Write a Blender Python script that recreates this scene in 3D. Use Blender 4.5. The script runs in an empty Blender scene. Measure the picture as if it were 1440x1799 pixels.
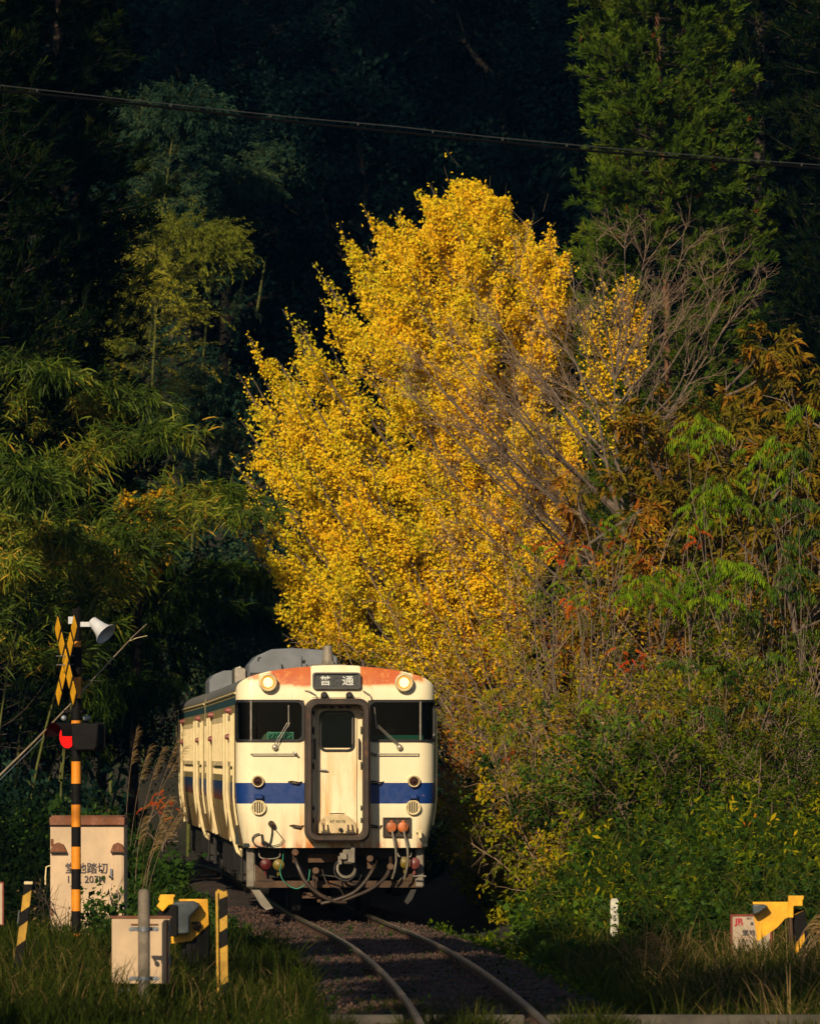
import bpy, math, random
import numpy as np
from mathutils import Vector, Matrix
C = bpy.context.scene
COL = C.collection
rng = np.random.default_rng(7)
R = math.radians

# ---------------------------------------------------------------- camera, light, exposure
FPX, HZ, CH = 11950.0, 1331.0, 2.35        # focal length in photo pixels, horizon row, eye height
cam_d = bpy.data.cameras.new('camera'); cam = bpy.data.objects.new('camera', cam_d); COL.objects.link(cam)
cam.location = (0, 0, CH); cam.rotation_euler = (R(90), 0, 0)
cam_d.sensor_fit = 'HORIZONTAL'; cam_d.sensor_width = 24.0; cam_d.lens = 24.0 * FPX / 1440
cam_d.shift_y = (HZ - 899.5) / 1440
cam_d.clip_start = 1; cam_d.clip_end = 2000
cam_d.dof.use_dof = True; cam_d.dof.focus_distance = 103; cam_d.dof.aperture_fstop = 5.6
C.camera = cam
SUN_AZ, SUN_EL = 19.0, 27.0                # degrees to the left of straight behind the camera, above the horizon
w = bpy.data.worlds.new('World'); C.world = w; w.use_nodes = True
nt = w.node_tree; bg = nt.nodes['Background']
sky = nt.nodes.new('ShaderNodeTexSky'); sky.sky_type = 'NISHITA'; sky.sun_disc = False
sky.sun_elevation = R(SUN_EL); sky.sun_rotation = R(180 + SUN_AZ)
nt.links.new(sky.outputs[0], bg.inputs[0]); bg.inputs[1].default_value = 0.05
sd = bpy.data.lights.new('sun', 'SUN'); sd.energy = 5.0; sd.angle = R(0.5); sd.color = (1.0, 0.81, 0.54)
sun = bpy.data.objects.new('sun', sd); COL.objects.link(sun)
sdir = Vector((-math.sin(R(SUN_AZ)) * math.cos(R(SUN_EL)), -math.cos(R(SUN_AZ)) * math.cos(R(SUN_EL)), math.sin(R(SUN_EL))))
sun.rotation_euler = (-sdir).to_track_quat('-Z', 'Y').to_euler(); sun.location = (-20, -40, 60)
C.view_settings.view_transform = 'Standard'; C.view_settings.look = 'None'
C.view_settings.exposure = 0.0; C.view_settings.gamma = 1.0; C.view_settings.use_curve_mapping = False
cy = C.cycles
cy.max_bounces = 5; cy.diffuse_bounces = 2; cy.glossy_bounces = 3; cy.transmission_bounces = 4; cy.transparent_max_bounces = 8
cy.volume_bounces = 0; cy.use_denoising = True; cy.caustics_reflective = False; cy.caustics_refractive = False
cy.sample_clamp_indirect = 4.0

def at(px, py, Y):
    return Vector(((px - 720) * Y / FPX, Y, CH - (py - HZ) * Y / FPX))

# ---------------------------------------------------------------- object helpers
def put(o, parent=None):
    COL.objects.link(o)
    if parent is not None: o.parent = parent
    return o
def tag(o, label=None, cat=None, group=None, kind=None):
    if label: o['label'] = label
    if cat: o['category'] = cat
    if group: o['group'] = group
    if kind: o['kind'] = kind
    return o
def thing(name, label, cat, loc=(0, 0, 0), rz=0, group=None):
    o = bpy.data.objects.new(name, None); o.empty_display_size = 0.2
    o.location = loc; o.rotation_euler = (0, 0, rz); put(o)
    return tag(o, label, cat, group)
def copy_tree(o, loc=None, rz=None, scale=None, label=None, parent=None):
    c = o.copy(); COL.objects.link(c)
    if parent is not None: c.parent = parent
    if loc is not None: c.location = loc
    if rz is not None: c.rotation_euler = (0, 0, rz)
    if scale is not None: c.scale = (scale,) * 3 if np.isscalar(scale) else scale
    if label: c['label'] = label
    for ch in list(o.children): copy_tree(ch, parent=c)
    return c

class MB:
    """collects shapes for one mesh object"""
    def __init__(s): s.v, s.f, s.m, s.cur = [], [], [], 0
    def add(s, vs, fs, m=None):
        b = len(s.v); s.v += [tuple(p) for p in vs]
        for f in fs: s.f.append(tuple(i + b for i in f)); s.m.append(s.cur if m is None else m)
        return s
    def box(s, c, d, rot=None, m=None, bev=0.0):
        x, y, z = d[0] / 2, d[1] / 2, d[2] / 2
        if bev > 0:
            b = min(bev, x * .49, z * .49)
            pol = [(-x + b, -z), (x - b, -z), (x, -z + b), (x, z - b), (x - b, z), (-x + b, z), (-x, z - b), (-x, -z + b)]
            vs = [Vector((px, -y + b, pz)) for px, pz in pol] + [Vector((px, y, pz)) for px, pz in pol]
            inn = [Vector((max(-x + b, min(x - b, px)), -y, max(-z + b, min(z - b, pz)))) for px, pz in pol]
            vs += inn; fs = [tuple(range(8, 16))[::-1]]
            for i in range(8):
                j = (i + 1) % 8; fs.append((i, i + 8, j + 8, j)); fs.append((16 + i, i, j, 16 + j))
            fs.append(tuple(range(16, 24)))
        else:
            vs = [Vector((i, j, k)) for i in (-x, x) for j in (-y, y) for k in (-z, z)]
            fs = [(0, 1, 3, 2), (4, 6, 7, 5), (0, 4, 5, 1), (2, 3, 7, 6), (0, 2, 6, 4), (1, 5, 7, 3)]
        c = Vector(c)
        return s.add([(rot @ p if rot else p) + c for p in vs], fs, m)
    def tube(s, pts, r, n=8, m=None, caps=True):
        pts = [Vector(p) for p in pts]; rs = r if hasattr(r, '__len__') else [r] * len(pts)
        vs, fs = [], []; prev = None
        for i, p in enumerate(pts):
            t = (pts[min(i + 1, len(pts) - 1)] - pts[max(i - 1, 0)]).normalized()
            if prev is None:
                a = t.cross(Vector((0, 0, 1)))
                if a.length < .01: a = t.cross(Vector((1, 0, 0)))
            else: a = prev - t * prev.dot(t)
            a.normalize(); prev = a; b = t.cross(a)
            for k in range(n):
                an = 2 * math.pi * k / n; vs.append(p + (a * math.cos(an) + b * math.sin(an)) * rs[i])
        for i in range(len(pts) - 1):
            for k in range(n):
                k2 = (k + 1) % n; fs.append((i * n + k, i * n + k2, (i + 1) * n + k2, (i + 1) * n + k))
        if caps: fs.append(tuple(range(n))[::-1]); fs.append(tuple((len(pts) - 1) * n + k for k in range(n)))
        return s.add(vs, fs, m)
    def lathe(s, c, axis, prof, n=20, m=None, cap0=False, cap1=False):
        """prof: (distance along the axis, radius)"""
        c, ax = Vector(c), Vector(axis).normalized()
        a = ax.cross(Vector((0, 0, 1)))
        if a.length < .01: a = Vector((1, 0, 0))
        a.normalize(); b = ax.cross(a); vs, fs = [], []
        for d, r in prof:
            for k in range(n):
                an = 2 * math.pi * k / n; vs.append(c + ax * d + (a * math.cos(an) + b * math.sin(an)) * r)
        for i in range(len(prof) - 1):
            for k in range(n):
                k2 = (k + 1) % n; fs.append((i * n + k, i * n + k2, (i + 1) * n + k2, (i + 1) * n + k))
        if cap0: fs.append(tuple(range(n))[::-1])
        if cap1: fs.append(tuple((len(prof) - 1) * n + k for k in range(n)))
        return s.add(vs, fs, m)
    def prism(s, pol, y0, y1, fn=None, m=None):
        """polygon in (x, z), thick from y0 to y1"""
        n = len(pol); vs = [Vector((x, y0, z)) for x, z in pol] + [Vector((x, y1, z)) for x, z in pol]
        if fn: vs = [fn(p) for p in vs]
        fs = [tuple(range(n)), tuple(range(n, 2 * n))[::-1]] + [(i, i + n, (i + 1) % n + n, (i + 1) % n) for i in range(n)]
        return s.add(vs, fs, m)
    def ring(s, out, inn, y0, y1, m=None):
        """frame between two loops of equal length in (x, z)"""
        n = len(out); vs = [Vector((x, y, z)) for y in (y0, y1) for l in (out, inn) for x, z in l]; fs = []
        for i in range(n):
            j = (i + 1) % n
            fs += [(i, j, n + j, n + i), (2 * n + i, 3 * n + i, 3 * n + j, 2 * n + j), (i, 2 * n + i, 2 * n + j, j), (n + i, n + j, 3 * n + j, 3 * n + i)]
        return s.add(vs, fs, m)
    def build(s, name, mats, parent=None, smooth=True, angle=35, bevel=0):
        me = bpy.data.meshes.new(name); me.from_pydata(s.v, [], s.f)
        for m in (mats if isinstance(mats, (list, tuple)) else [mats]): me.materials.append(m)
        me.polygons.foreach_set('material_index', s.m)
        if smooth:
            me.polygons.foreach_set('use_smooth', [True] * len(s.f)); me.update(); me.set_sharp_from_angle(angle=R(angle))
        me.validate(); me.update()
        o = bpy.data.objects.new(name, me); put(o, parent)
        if bevel:
            b = o.modifiers.new('bevel', 'BEVEL'); b.width = bevel; b.segments = 2; b.limit_method = 'ANGLE'
        return o

def rrect(x0, x1, z0, z1, r, n=5):
    p = []
    for cx, cz, a0 in ((x1 - r, z1 - r, 0), (x0 + r, z1 - r, 90), (x0 + r, z0 + r, 180), (x1 - r, z0 + r, 270)):
        for k in range(n + 1):
            a = R(a0 + 90 * k / n); p.append((cx + r * math.cos(a), cz + r * math.sin(a)))
    return p
def text(name, body, size, loc, rot, mat, parent, depth=.002, align='CENTER', sx=1.0, bold=0.0):
    cu = bpy.data.curves.new('text', 'FONT'); cu.body = body; cu.size = size; cu.extrude = depth; cu.offset = bold
    cu.align_x = align; cu.align_y = 'CENTER'; cu.resolution_u = 3
    t = bpy.data.objects.new('tmp', cu); COL.objects.link(t)
    dg = bpy.context.evaluated_depsgraph_get(); me = bpy.data.meshes.new_from_object(t.evaluated_get(dg))
    bpy.data.objects.remove(t); me.materials.clear(); me.materials.append(mat)
    o = bpy.data.objects.new(name, me); put(o, parent); o.location = loc; o.rotation_euler = rot; o.scale = (sx, 1, 1)
    return o

# ---------------------------------------------------------------- materials
class NT:
    def __init__(s, name):
        s.mat = bpy.data.materials.new(name); s.mat.use_nodes = True; s.t = s.mat.node_tree; s.t.nodes.clear()
        s.out = s.t.nodes.new('ShaderNodeOutputMaterial')
    def n(s, typ, ins=None, **kw):
        d = s.t.nodes.new('ShaderNode' + typ)
        for k, v in kw.items(): setattr(d, k, v)
        for k, v in (ins or {}).items():
            if isinstance(v, bpy.types.NodeSocket): s.t.links.new(v, d.inputs[k])
            else: d.inputs[k].default_value = v
        return d
    def math(s, op, a, b=0.0, c=None, clamp=False):
        ins = {0: a, 1: b}
        if c is not None: ins[2] = c
        return s.n('Math', ins, operation=op, use_clamp=clamp).outputs[0]
    def rng(s, v, a, b, c=0.0, d=1.0, smooth=True):
        return s.n('MapRange', {0: v, 1: a, 2: b, 3: c, 4: d}, interpolation_type='SMOOTHSTEP' if smooth else 'LINEAR').outputs[0]
    def mix(s, f, a, b, mode='MIX'):
        d = s.t.nodes.new('ShaderNodeMix'); d.data_type = 'RGBA'; d.blend_type = mode; d.clamp_factor = True
        for i, v in ((0, f), (6, a), (7, b)):
            if isinstance(v, bpy.types.NodeSocket): s.t.links.new(v, d.inputs[i])
            else: d.inputs[i].default_value = v
        return d.outputs[2]
    def noise(s, scale, vec=None, detail=4, rough=.6, col=False):
        ins = {'Scale': scale, 'Detail': detail, 'Roughness': rough}
        if vec is not None: ins['Vector'] = vec
        d = s.n('TexNoise', ins); return d.outputs[1] if col else d.outputs[0]
    def obj(s, sc=None):
        c = s.n('TexCoord').outputs['Object']
        if sc: c = s.n('Mapping', {'Vector': c, 'Scale': sc}).outputs[0]
        return c
    def xyz(s, v=None):
        d = s.n('SeparateXYZ', {0: v if v is not None else s.obj()}); return d.outputs
    def finish(s, sh): s.t.links.new(sh, s.out.inputs[0]); return s.mat
    def pbr(s, col, rough=.5, metal=0.0, bump=None, bs=.2, bd=.01, **kw):
        ins = {'Base Color': col, 'Roughness': rough, 'Metallic': metal}; ins.update(kw)
        if bump is not None: ins['Normal'] = s.n('Bump', {'Height': bump, 'Strength': bs, 'Distance': bd}).outputs[0]
        return s.finish(s.n('BsdfPrincipled', ins).outputs[0])
def c4(r, g, b): return (r, g, b, 1.0)
def simple(name, col, rough=.5, metal=0.0, var=.25, scale=6.0, rust=0.0, bump=.15, spec=.5):
    """paint or metal with worn, uneven tone"""
    t = NT(name); o = t.obj(); nz = t.noise(scale, o, 5); n2 = t.noise(scale * 5, o, 4)
    c = t.mix(t.rng(nz, .3, .75), c4(*[x * (1 - var) for x in col]), c4(*[min(1, x * (1 + var * .5)) for x in col]))
    if rust > 0:
        n3 = t.noise(scale * 1.3, t.obj((1, 1, .35)), 6, .7)
        c = t.mix(t.rng(n3, .72 - rust * .3, .80 - rust * .2), c, c4(.16, .05, .015))
    return t.pbr(c, t.rng(n2, .2, .8, max(.05, rough - .12), min(1, rough + .12)), metal, n2, bump, .004, **{'Specular IOR Level': spec})
def leafmat(name, stops, trans=.3, rough=.6, gloss=.0):
    t = NT(name); a = t.n('Attribute', attribute_name='tint').outputs['Fac']
    r = t.n('ValToRGB', {0: a}); e = r.color_ramp.elements
    while len(e) < len(stops): e.new(.5)
    for i, (p, c) in enumerate(stops): e[i].position = p; e[i].color = c4(*c)
    c = r.outputs[0]
    d = t.n('BsdfDiffuse', {'Color': c}).outputs[0]; tr = t.n('BsdfTranslucent', {'Color': c}).outputs[0]
    m = t.n('MixShader', {0: trans, 1: d, 2: tr}).outputs[0]
    if gloss <= 0: return t.finish(m)
    g = t.n('BsdfGlossy', {'Color': c4(.9, .85, .7), 'Roughness': rough}).outputs[0]
    return t.finish(t.n('MixShader', {0: gloss, 1: m, 2: g}).outputs[0])
def emit(name, col, st):
    t = NT(name); return t.finish(t.n('Emission', {'Color': c4(*col), 'Strength': st}).outputs[0])
def glass(name, tint=(.55, .6, .6), ior=1.5):
    t = NT(name); fr = t.n('Fresnel', {0: ior}).outputs[0]
    tr = t.n('BsdfTransparent', {0: c4(*tint)}).outputs[0]; g = t.n('BsdfGlossy', {'Roughness': .03, 'Color': c4(.8, .9, 1)}).outputs[0]
    return t.finish(t.n('MixShader', {0: fr, 1: tr, 2: g}).outputs[0])

# ---------------------------------------------------------------- batch geometry for plants (numpy)
def unit(a): return a / np.maximum(np.linalg.norm(a, axis=-1, keepdims=True), 1e-9)
def np_obj(name, V, F, mat, tint=None, parent=None, smooth=False):
    me = bpy.data.meshes.new(name); nv, nf = len(V), len(F); w_ = F.shape[1]
    me.vertices.add(nv); me.vertices.foreach_set('co', np.ascontiguousarray(V, dtype=np.float32).ravel())
    me.loops.add(nf * w_); me.loops.foreach_set('vertex_index', np.ascontiguousarray(F, dtype=np.int32).ravel())
    me.polygons.add(nf); me.polygons.foreach_set('loop_start', np.arange(0, nf * w_, w_, dtype=np.int32))
    try: me.polygons.foreach_set('loop_total', np.full(nf, w_, dtype=np.int32))
    except Exception: pass
    if smooth: me.polygons.foreach_set('use_smooth', np.ones(nf, dtype=bool))
    me.update(calc_edges=True)
    if tint is not None:
        a = me.attributes.new('tint', 'FLOAT', 'POINT'); a.data.foreach_set('value', np.ascontiguousarray(tint, dtype=np.float32))
    for m in (mat if isinstance(mat, (list, tuple)) else [mat]): me.materials.append(m)
    o = bpy.data.objects.new(name, me); put(o, parent); return o
def kites(P, D, S, L, W, fold=.15, mid=.45):
    """one quad per leaf: base, side, tip, side"""
    L = np.broadcast_to(L, (len(P),))[:, None]; W = np.broadcast_to(W, (len(P),))[:, None]
    N = np.cross(D, S); M = P + D * L * mid + N * W * fold
    V = np.stack([P, M + S * W / 2, P + D * L, M - S * W / 2], 1).reshape(-1, 3)
    return V, np.arange(len(V)).reshape(-1, 4)
def blades(P, D, S, L, W, droop=.4, taper=.8):
    """two quads per blade, the second bent over"""
    n = len(P); L = np.broadcast_to(L, (n,))[:, None]; W = np.broadcast_to(W, (n,))[:, None]; dr = np.broadcast_to(droop, (n,))[:, None]
    D2 = unit(D + dr * np.array([0, 0, -1.0])); D3 = unit(D + 2.3 * dr * np.array([0, 0, -1.0]))
    A = P; B = A + unit(D + .4 * dr * np.array([0, 0, -1.0])) * L * .4; Cc = B + D2 * L * .33; T = Cc + D3 * L * .3
    V = np.stack([A - S * W * .3, A + S * W * .3, B - S * W * .5, B + S * W * .5, Cc - S * W * .4 * taper, Cc + S * W * .4 * taper, T - S * W * .04, T + S * W * .04], 1).reshape(-1, 3)
    b = np.arange(n)[:, None] * 8
    F = np.concatenate([b + np.array([0, 1, 3, 2]), b + np.array([2, 3, 5, 4]), b + np.array([4, 5, 7, 6])], 0)
    return V, F
def tubes(P, r0, r1, n=4):
    """P (m, k, 3): m tapered tubes"""
    m, k, _ = P.shape
    T = np.empty_like(P); T[:, 1:-1] = P[:, 2:] - P[:, :-2]; T[:, 0] = P[:, 1] - P[:, 0]; T[:, -1] = P[:, -1] - P[:, -2]; T = unit(T)
    ref = np.array([.31, .52, .79]); A = unit(np.cross(T, ref)); B = np.cross(T, A)
    r0 = np.broadcast_to(r0, (m,)); r1 = np.broadcast_to(r1, (m,))
    rr = r0[:, None] + (r1 - r0)[:, None] * np.linspace(0, 1, k)[None]
    an = 2 * np.pi * np.arange(n) / n
    V = P[:, :, None] + (A[:, :, None] * np.cos(an)[None, None, :, None] + B[:, :, None] * np.sin(an)[None, None, :, None]) * rr[:, :, None, None]
    idx = np.arange(m * k * n).reshape(m, k, n); nx = np.roll(idx, -1, 2)
    F = np.stack([idx[:, :-1], nx[:, :-1], nx[:, 1:], idx[:, 1:]], -1).reshape(-1, 4)
    return V.reshape(-1, 3), F
def join(parts):
    """[(V, F)] or [(V, F, tint)] -> one"""
    Vs, Fs, Ts, b = [], [], [], 0
    for p in parts:
        Vs.append(p[0]); Fs.append(p[1] + b); b += len(p[0])
        if len(p) > 2: Ts.append(p[2])
    return (np.concatenate(Vs), np.concatenate(Fs)) + ((np.concatenate(Ts),) if Ts else ())
def grow(S, D, L, k=5, wob=.15, up=0.0):
    n = len(S); L = np.broadcast_to(L, (n,)); d = unit(D); pts = [S]
    for i in range(k - 1):
        d = unit(d + rng.normal(0, wob, (n, 3)) + np.array([0, 0, 1.0]) * up); pts.append(pts[-1] + d * (L / (k - 1))[:, None])
    return np.stack(pts, 1)
def along(P, t):
    """points and tangents at parameters t (m, q) on polylines P (m, k, 3)"""
    k = P.shape[1]; u = np.clip(t, 0, .9999) * (k - 1); i = u.astype(int); f = (u - i)[..., None]; r = np.arange(len(P))[:, None]
    a, b = P[r, i], P[r, i + 1]; return a + (b - a) * f, unit(b - a)
def rdir(n): return unit(rng.normal(0, 1, (n, 3)))
def side_of(D):
    return unit(np.cross(D, rdir(len(D))))
def shoots(P, q, L, ang=.7, k=4, t0=.2, t1=.98, wob=.12, up=0.0, bias=None):
    """q children on every polyline"""
    t = rng.uniform(t0, t1, (len(P), q)); p, d = along(P, t); p = p.reshape(-1, 3); d = d.reshape(-1, 3)
    a = np.abs(rng.normal(ang, ang * .25, len(p)))[:, None]; dd = d * np.cos(a) + side_of(d) * np.sin(a)
    if bias is not None: dd = unit(dd + np.array(bias))
    ln = (L[0] + (L[1] - L[0]) * rng.random(len(p))) * (1.15 - .5 * t.ravel())
    return grow(p, dd, ln, k, wob, up)
def strew(P, q, spread, t0=0.0):
    """q points round every polyline, with tangent"""
    t = rng.uniform(t0, 1, (len(P), q)); p, d = along(P, t); p = p.reshape(-1, 3)
    return p + rng.normal(0, spread, p.shape), d.reshape(-1, 3)
def tint_of(n, per, lo=0.0, hi=1.0, clump=None):
    v = rng.uniform(lo, hi, n) if clump is None else np.clip(clump + rng.normal(0, .12, n), 0, 1)
    return np.repeat(v, per)
def in_poly(pts, poly):
    x, y = pts[:, 0], pts[:, 1]; ins = np.zeros(len(pts), bool); n = len(poly); j = n - 1
    for i in range(n):
        xi, yi = poly[i]; xj, yj = poly[j]
        c = ((yi > y) != (yj > y)) & (x < (xj - xi) * (y - yi) / (yj - yi + 1e-12) + xi); ins ^= c; j = i
    return ins
def pix(P):
    """world points -> photo pixels, used to trim crowns to their outline as seen from the place of the photograph"""
    return np.stack([720 + FPX * P[:, 0] / P[:, 1], HZ - FPX * (P[:, 2] - CH) / P[:, 1]], 1)
def wpt(px, py, Y): return np.array([(px - 720) * Y / FPX, Y, CH - (py - HZ) * Y / FPX])

# ---------------------------------------------------------------- terrain
TC = np.array([[40, .80], [50, .78], [60, .68], [67, .50], [72, .36], [80.5, .05], [89.4, -.38], [100, -1.088], [120.6, -2.17], [141, -3.34], [160, -5.0], [180, -8.0], [205, -14.0], [230, -24.0]])
def track_x(y):
    y = np.asarray(y, float)
    return np.interp(y, TC[:, 0], TC[:, 1])
_ys = np.linspace(40, 230, 400); _k = np.ones(25) / 25
_sm = np.convolve(np.pad(track_x(_ys), 12, mode='edge'), _k, 'valid')
def trk(y): return np.interp(y, _ys, _sm)
def sstep(v, a, b):
    t = np.clip((v - a) / (b - a), 0, 1); return t * t * (3 - 2 * t)
def ground_z(x, y):
    x = np.asarray(x, float); y = np.asarray(y, float)
    d = x - trk(y)
    z = -.17 - .16 * sstep(np.abs(d), 1.1, 2.0)
    z = z + sstep(-d, 1.9, 4.2) * (.20 + .55 * sstep(y, 92, 120)) + sstep(d, 2.0, 5.0) * (.22 + 1.1 * sstep(y, 88, 108))
    z = z + sstep(-d, 6, 40) * 22 * sstep(y, 85, 150) + sstep(d, 7, 45) * 20 * sstep(y, 100, 150)
    hill = np.clip(y - 172 - .25 * np.abs(x + 4), 0, 400) * .62
    z = z + 60 * (1 - np.exp(-hill / 60))
    z = z + .05 * np.sin(x * 2.3 + y * .7) * np.cos(y * 1.1 - x) * sstep(np.abs(d), 1.6, 3)
    return z

# ---------------------------------------------------------------- ground, track, crossing edge
t = NT('soil'); o = t.obj(); nz = t.noise(.9, o, 6); n2 = t.noise(14, o, 5, .7)
M_soil = t.pbr(t.mix(t.rng(nz, .35, .7), c4(.008, .008, .005), c4(.020, .017, .009)), .95, 0, n2, .8, .05)
t = NT('ballast'); o = t.obj(); v = t.n('TexVoronoi', {'Vector': o, 'Scale': 16.0}); n2 = t.noise(2.0, o, 5)
bc = t.mix(v.outputs['Color'], c4(.022, .012, .009), c4(.060, .032, .022)); bc = t.mix(t.rng(n2, .4, .65), bc, c4(.010, .009, .006))
M_ballast = t.pbr(bc, .9, 0, v.outputs['Distance'], 1.0, .04)
M_stone = simple('ballast stone', (.085, .045, .032), .9, var=.6, scale=4)
M_rail = simple('rail steel', (.20, .165, .13), .38, .65, var=.4, scale=3, bump=.1)
M_railside = simple('rail rust', (.10, .045, .02), .8, .1, var=.4)
M_sleeper = simple('weathered sleeper', (.06, .045, .03), .9, var=.5, scale=8)
M_conc = simple('weathered concrete', (.075, .065, .05), .85, var=.35, scale=5, bump=.4)
M_asph = simple('asphalt', (.05, .048, .045), .9, var=.2, scale=9)

xs = np.unique(np.concatenate([np.linspace(-120, -14, 40), np.linspace(-14, 14, 113), np.linspace(14, 120, 40)]))
ys = np.unique(np.concatenate([np.linspace(-30, 55, 20), np.linspace(55, 130, 190), np.linspace(130, 420, 110)]))
gx, gy = np.meshgrid(xs, ys); gz = ground_z(gx, gy) + rng.normal(0, .015, gx.shape)
V = np.stack([gx, gy, gz], -1).reshape(-1, 3); idx = np.arange(len(V)).reshape(len(ys), len(xs))
F = np.stack([idx[:-1, :-1], idx[:-1, 1:], idx[1:, 1:], idx[1:, :-1]], -1).reshape(-1, 4)
tag(np_obj('ground', V, F, M_soil, smooth=True), kind='structure')

# ballast bed: a shallow sheet following the track
ys = np.linspace(60.35, 190, 430); us = np.linspace(-1.75, 1.75, 22); V = []
for y in ys:
    hx = (trk(y + .5) - trk(y - .5)); nx, ny = 1 / math.hypot(1, hx), -hx / math.hypot(1, hx)
    for u in us:
        V.append((trk(y) + u * nx, y + u * ny, -.125 - .16 * max(0, abs(u) - 1.15) / .6 + rng.normal(0, .010)))
idx = np.arange(len(V)).reshape(len(ys), len(us))
F = np.stack([idx[:-1, :-1], idx[:-1, 1:], idx[1:, 1:], idx[1:, :-1]], -1).reshape(-1, 4)
tag(np_obj('ballast_bed', np.array(V), F, M_ballast), kind='structure')
# loose stones lying on it
n = 9500; y = rng.uniform(60.4, 112, n); u = np.clip(rng.normal(0, 1.1, n), -2.3, 2.3); s = rng.uniform(.015, .04, n)
base = np.stack([trk(y) + u, y, -.125 - .16 * np.maximum(0, np.abs(u) - 1.15) / .6 + s * .3], 1)
oc = np.array([[1, 0, 0], [0, 1, 0], [-1, 0, 0], [0, -1, 0], [0, 0, .8], [0, 0, -.8]], float)
V = (base[:, None] + oc[None] * s[:, None, None] * rng.uniform(.6, 1.3, (n, 6, 1))).reshape(-1, 3)
tf = np.array([[0, 1, 4], [1, 2, 4], [2, 3, 4], [3, 0, 4], [1, 0, 5], [2, 1, 5], [3, 2, 5], [0, 3, 5]])
F = (np.arange(n)[:, None, None] * 6 + tf[None]).reshape(-1, 3)
tag(np_obj('ballast_gravel', V, F, M_stone), kind='stuff')

def rail(off, label):
    prof = [(-.033, -.012), (-.026, 0), (.026, 0), (.033, -.012), (.033, -.035), (.009, -.048), (.009, -.122), (.062, -.134), (.062, -.145), (-.062, -.145), (-.062, -.134), (-.009, -.122), (-.009, -.048), (-.033, -.035)]
    ys = np.linspace(56, 150, 240); vs, fs, ms = [], [], []; n = len(prof)
    for y in ys:
        hx = trk(y + .5) - trk(y - .5); l = math.hypot(1, hx)
        for px, pz in prof: vs.append((trk(y) + (off + px) / l, y - (off + px) * hx / l, pz))
    for i in range(len(ys) - 1):
        for k in range(n): fs.append((i * n + k, i * n + (k + 1) % n, (i + 1) * n + (k + 1) % n, (i + 1) * n + k)); ms.append(0 if k in (0, 1, 2, 3, 12, 13) else 1)
    b = MB(); b.v = vs; b.f = fs; b.m = ms
    o = b.build('rail', [M_rail, M_railside]); tag(o, label, 'rail', 'rails of the track'); return o
rail(-.555, 'left rail of the curving single track, running out from under the railcar')
rail(.555, 'right rail of the curving single track, nearer the green bank')
first = None
for i, y in enumerate(np.arange(57.5, 118, .62)):
    hx = trk(y + .5) - trk(y - .5)
    if first is None:
        b = MB(); b.box((0, 0, 0), (2.05, .20, .14), bev=.012); first = b.build('sleeper', M_sleeper)
        tag(first, 'dark timber sleeper half buried in ballast beneath the rails', 'sleeper', 'sleepers under the track'); o = first
    else: o = first.copy(); COL.objects.link(o)
    o.location = (trk(y), y, -.2105 + rng.uniform(-.004, .004)); o.rotation_euler = (0, 0, -math.atan(hx))

# edge beams of the level crossing, one on each side of the rails
def beam(x0, x1, yc, label, tilt=0.0):
    b = MB(); L = x1 - x0; b.box((0, 0, 0), (L, .16, .15), bev=.015)
    for k in (-.32, .32): b.tube([(k * L, -.085, .0), (k * L, -.06, .0)], .018, 8)
    o = b.build('crossing_edge_beam', M_conc, bevel=.006); o.location = ((x0 + x1) / 2, yc, -.105); o.rotation_euler = (0, 0, tilt)
    tag(o, label, 'concrete beam', 'edge beams of the level crossing'); return o
beam(trk(62.8) + .66, 4.2, 62.85, 'long pale concrete beam to the right of the right rail at the crossing')
beam(trk(62.8) - .46, trk(62.8) + .46, 62.85, 'short concrete beam lying between the two rails in the grass')
beam(-.75, trk(62.8) - .66, 62.85, 'half overgrown concrete beam left of the left rail')
V = np.array([[-9, 50, -.06], [9, 50, -.06], [9, 60.3, -.04], [-9, 60.3, -.04], [-9, 50, -.4], [9, 50, -.4], [9, 60.3, -.4], [-9, 60.3, -.4]])
tag(np_obj('road', V, np.array([[0, 1, 2, 3], [0, 4, 5, 1], [2, 6, 7, 3], [1, 5, 6, 2], [3, 7, 4, 0]]), M_asph), kind='structure')

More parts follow.
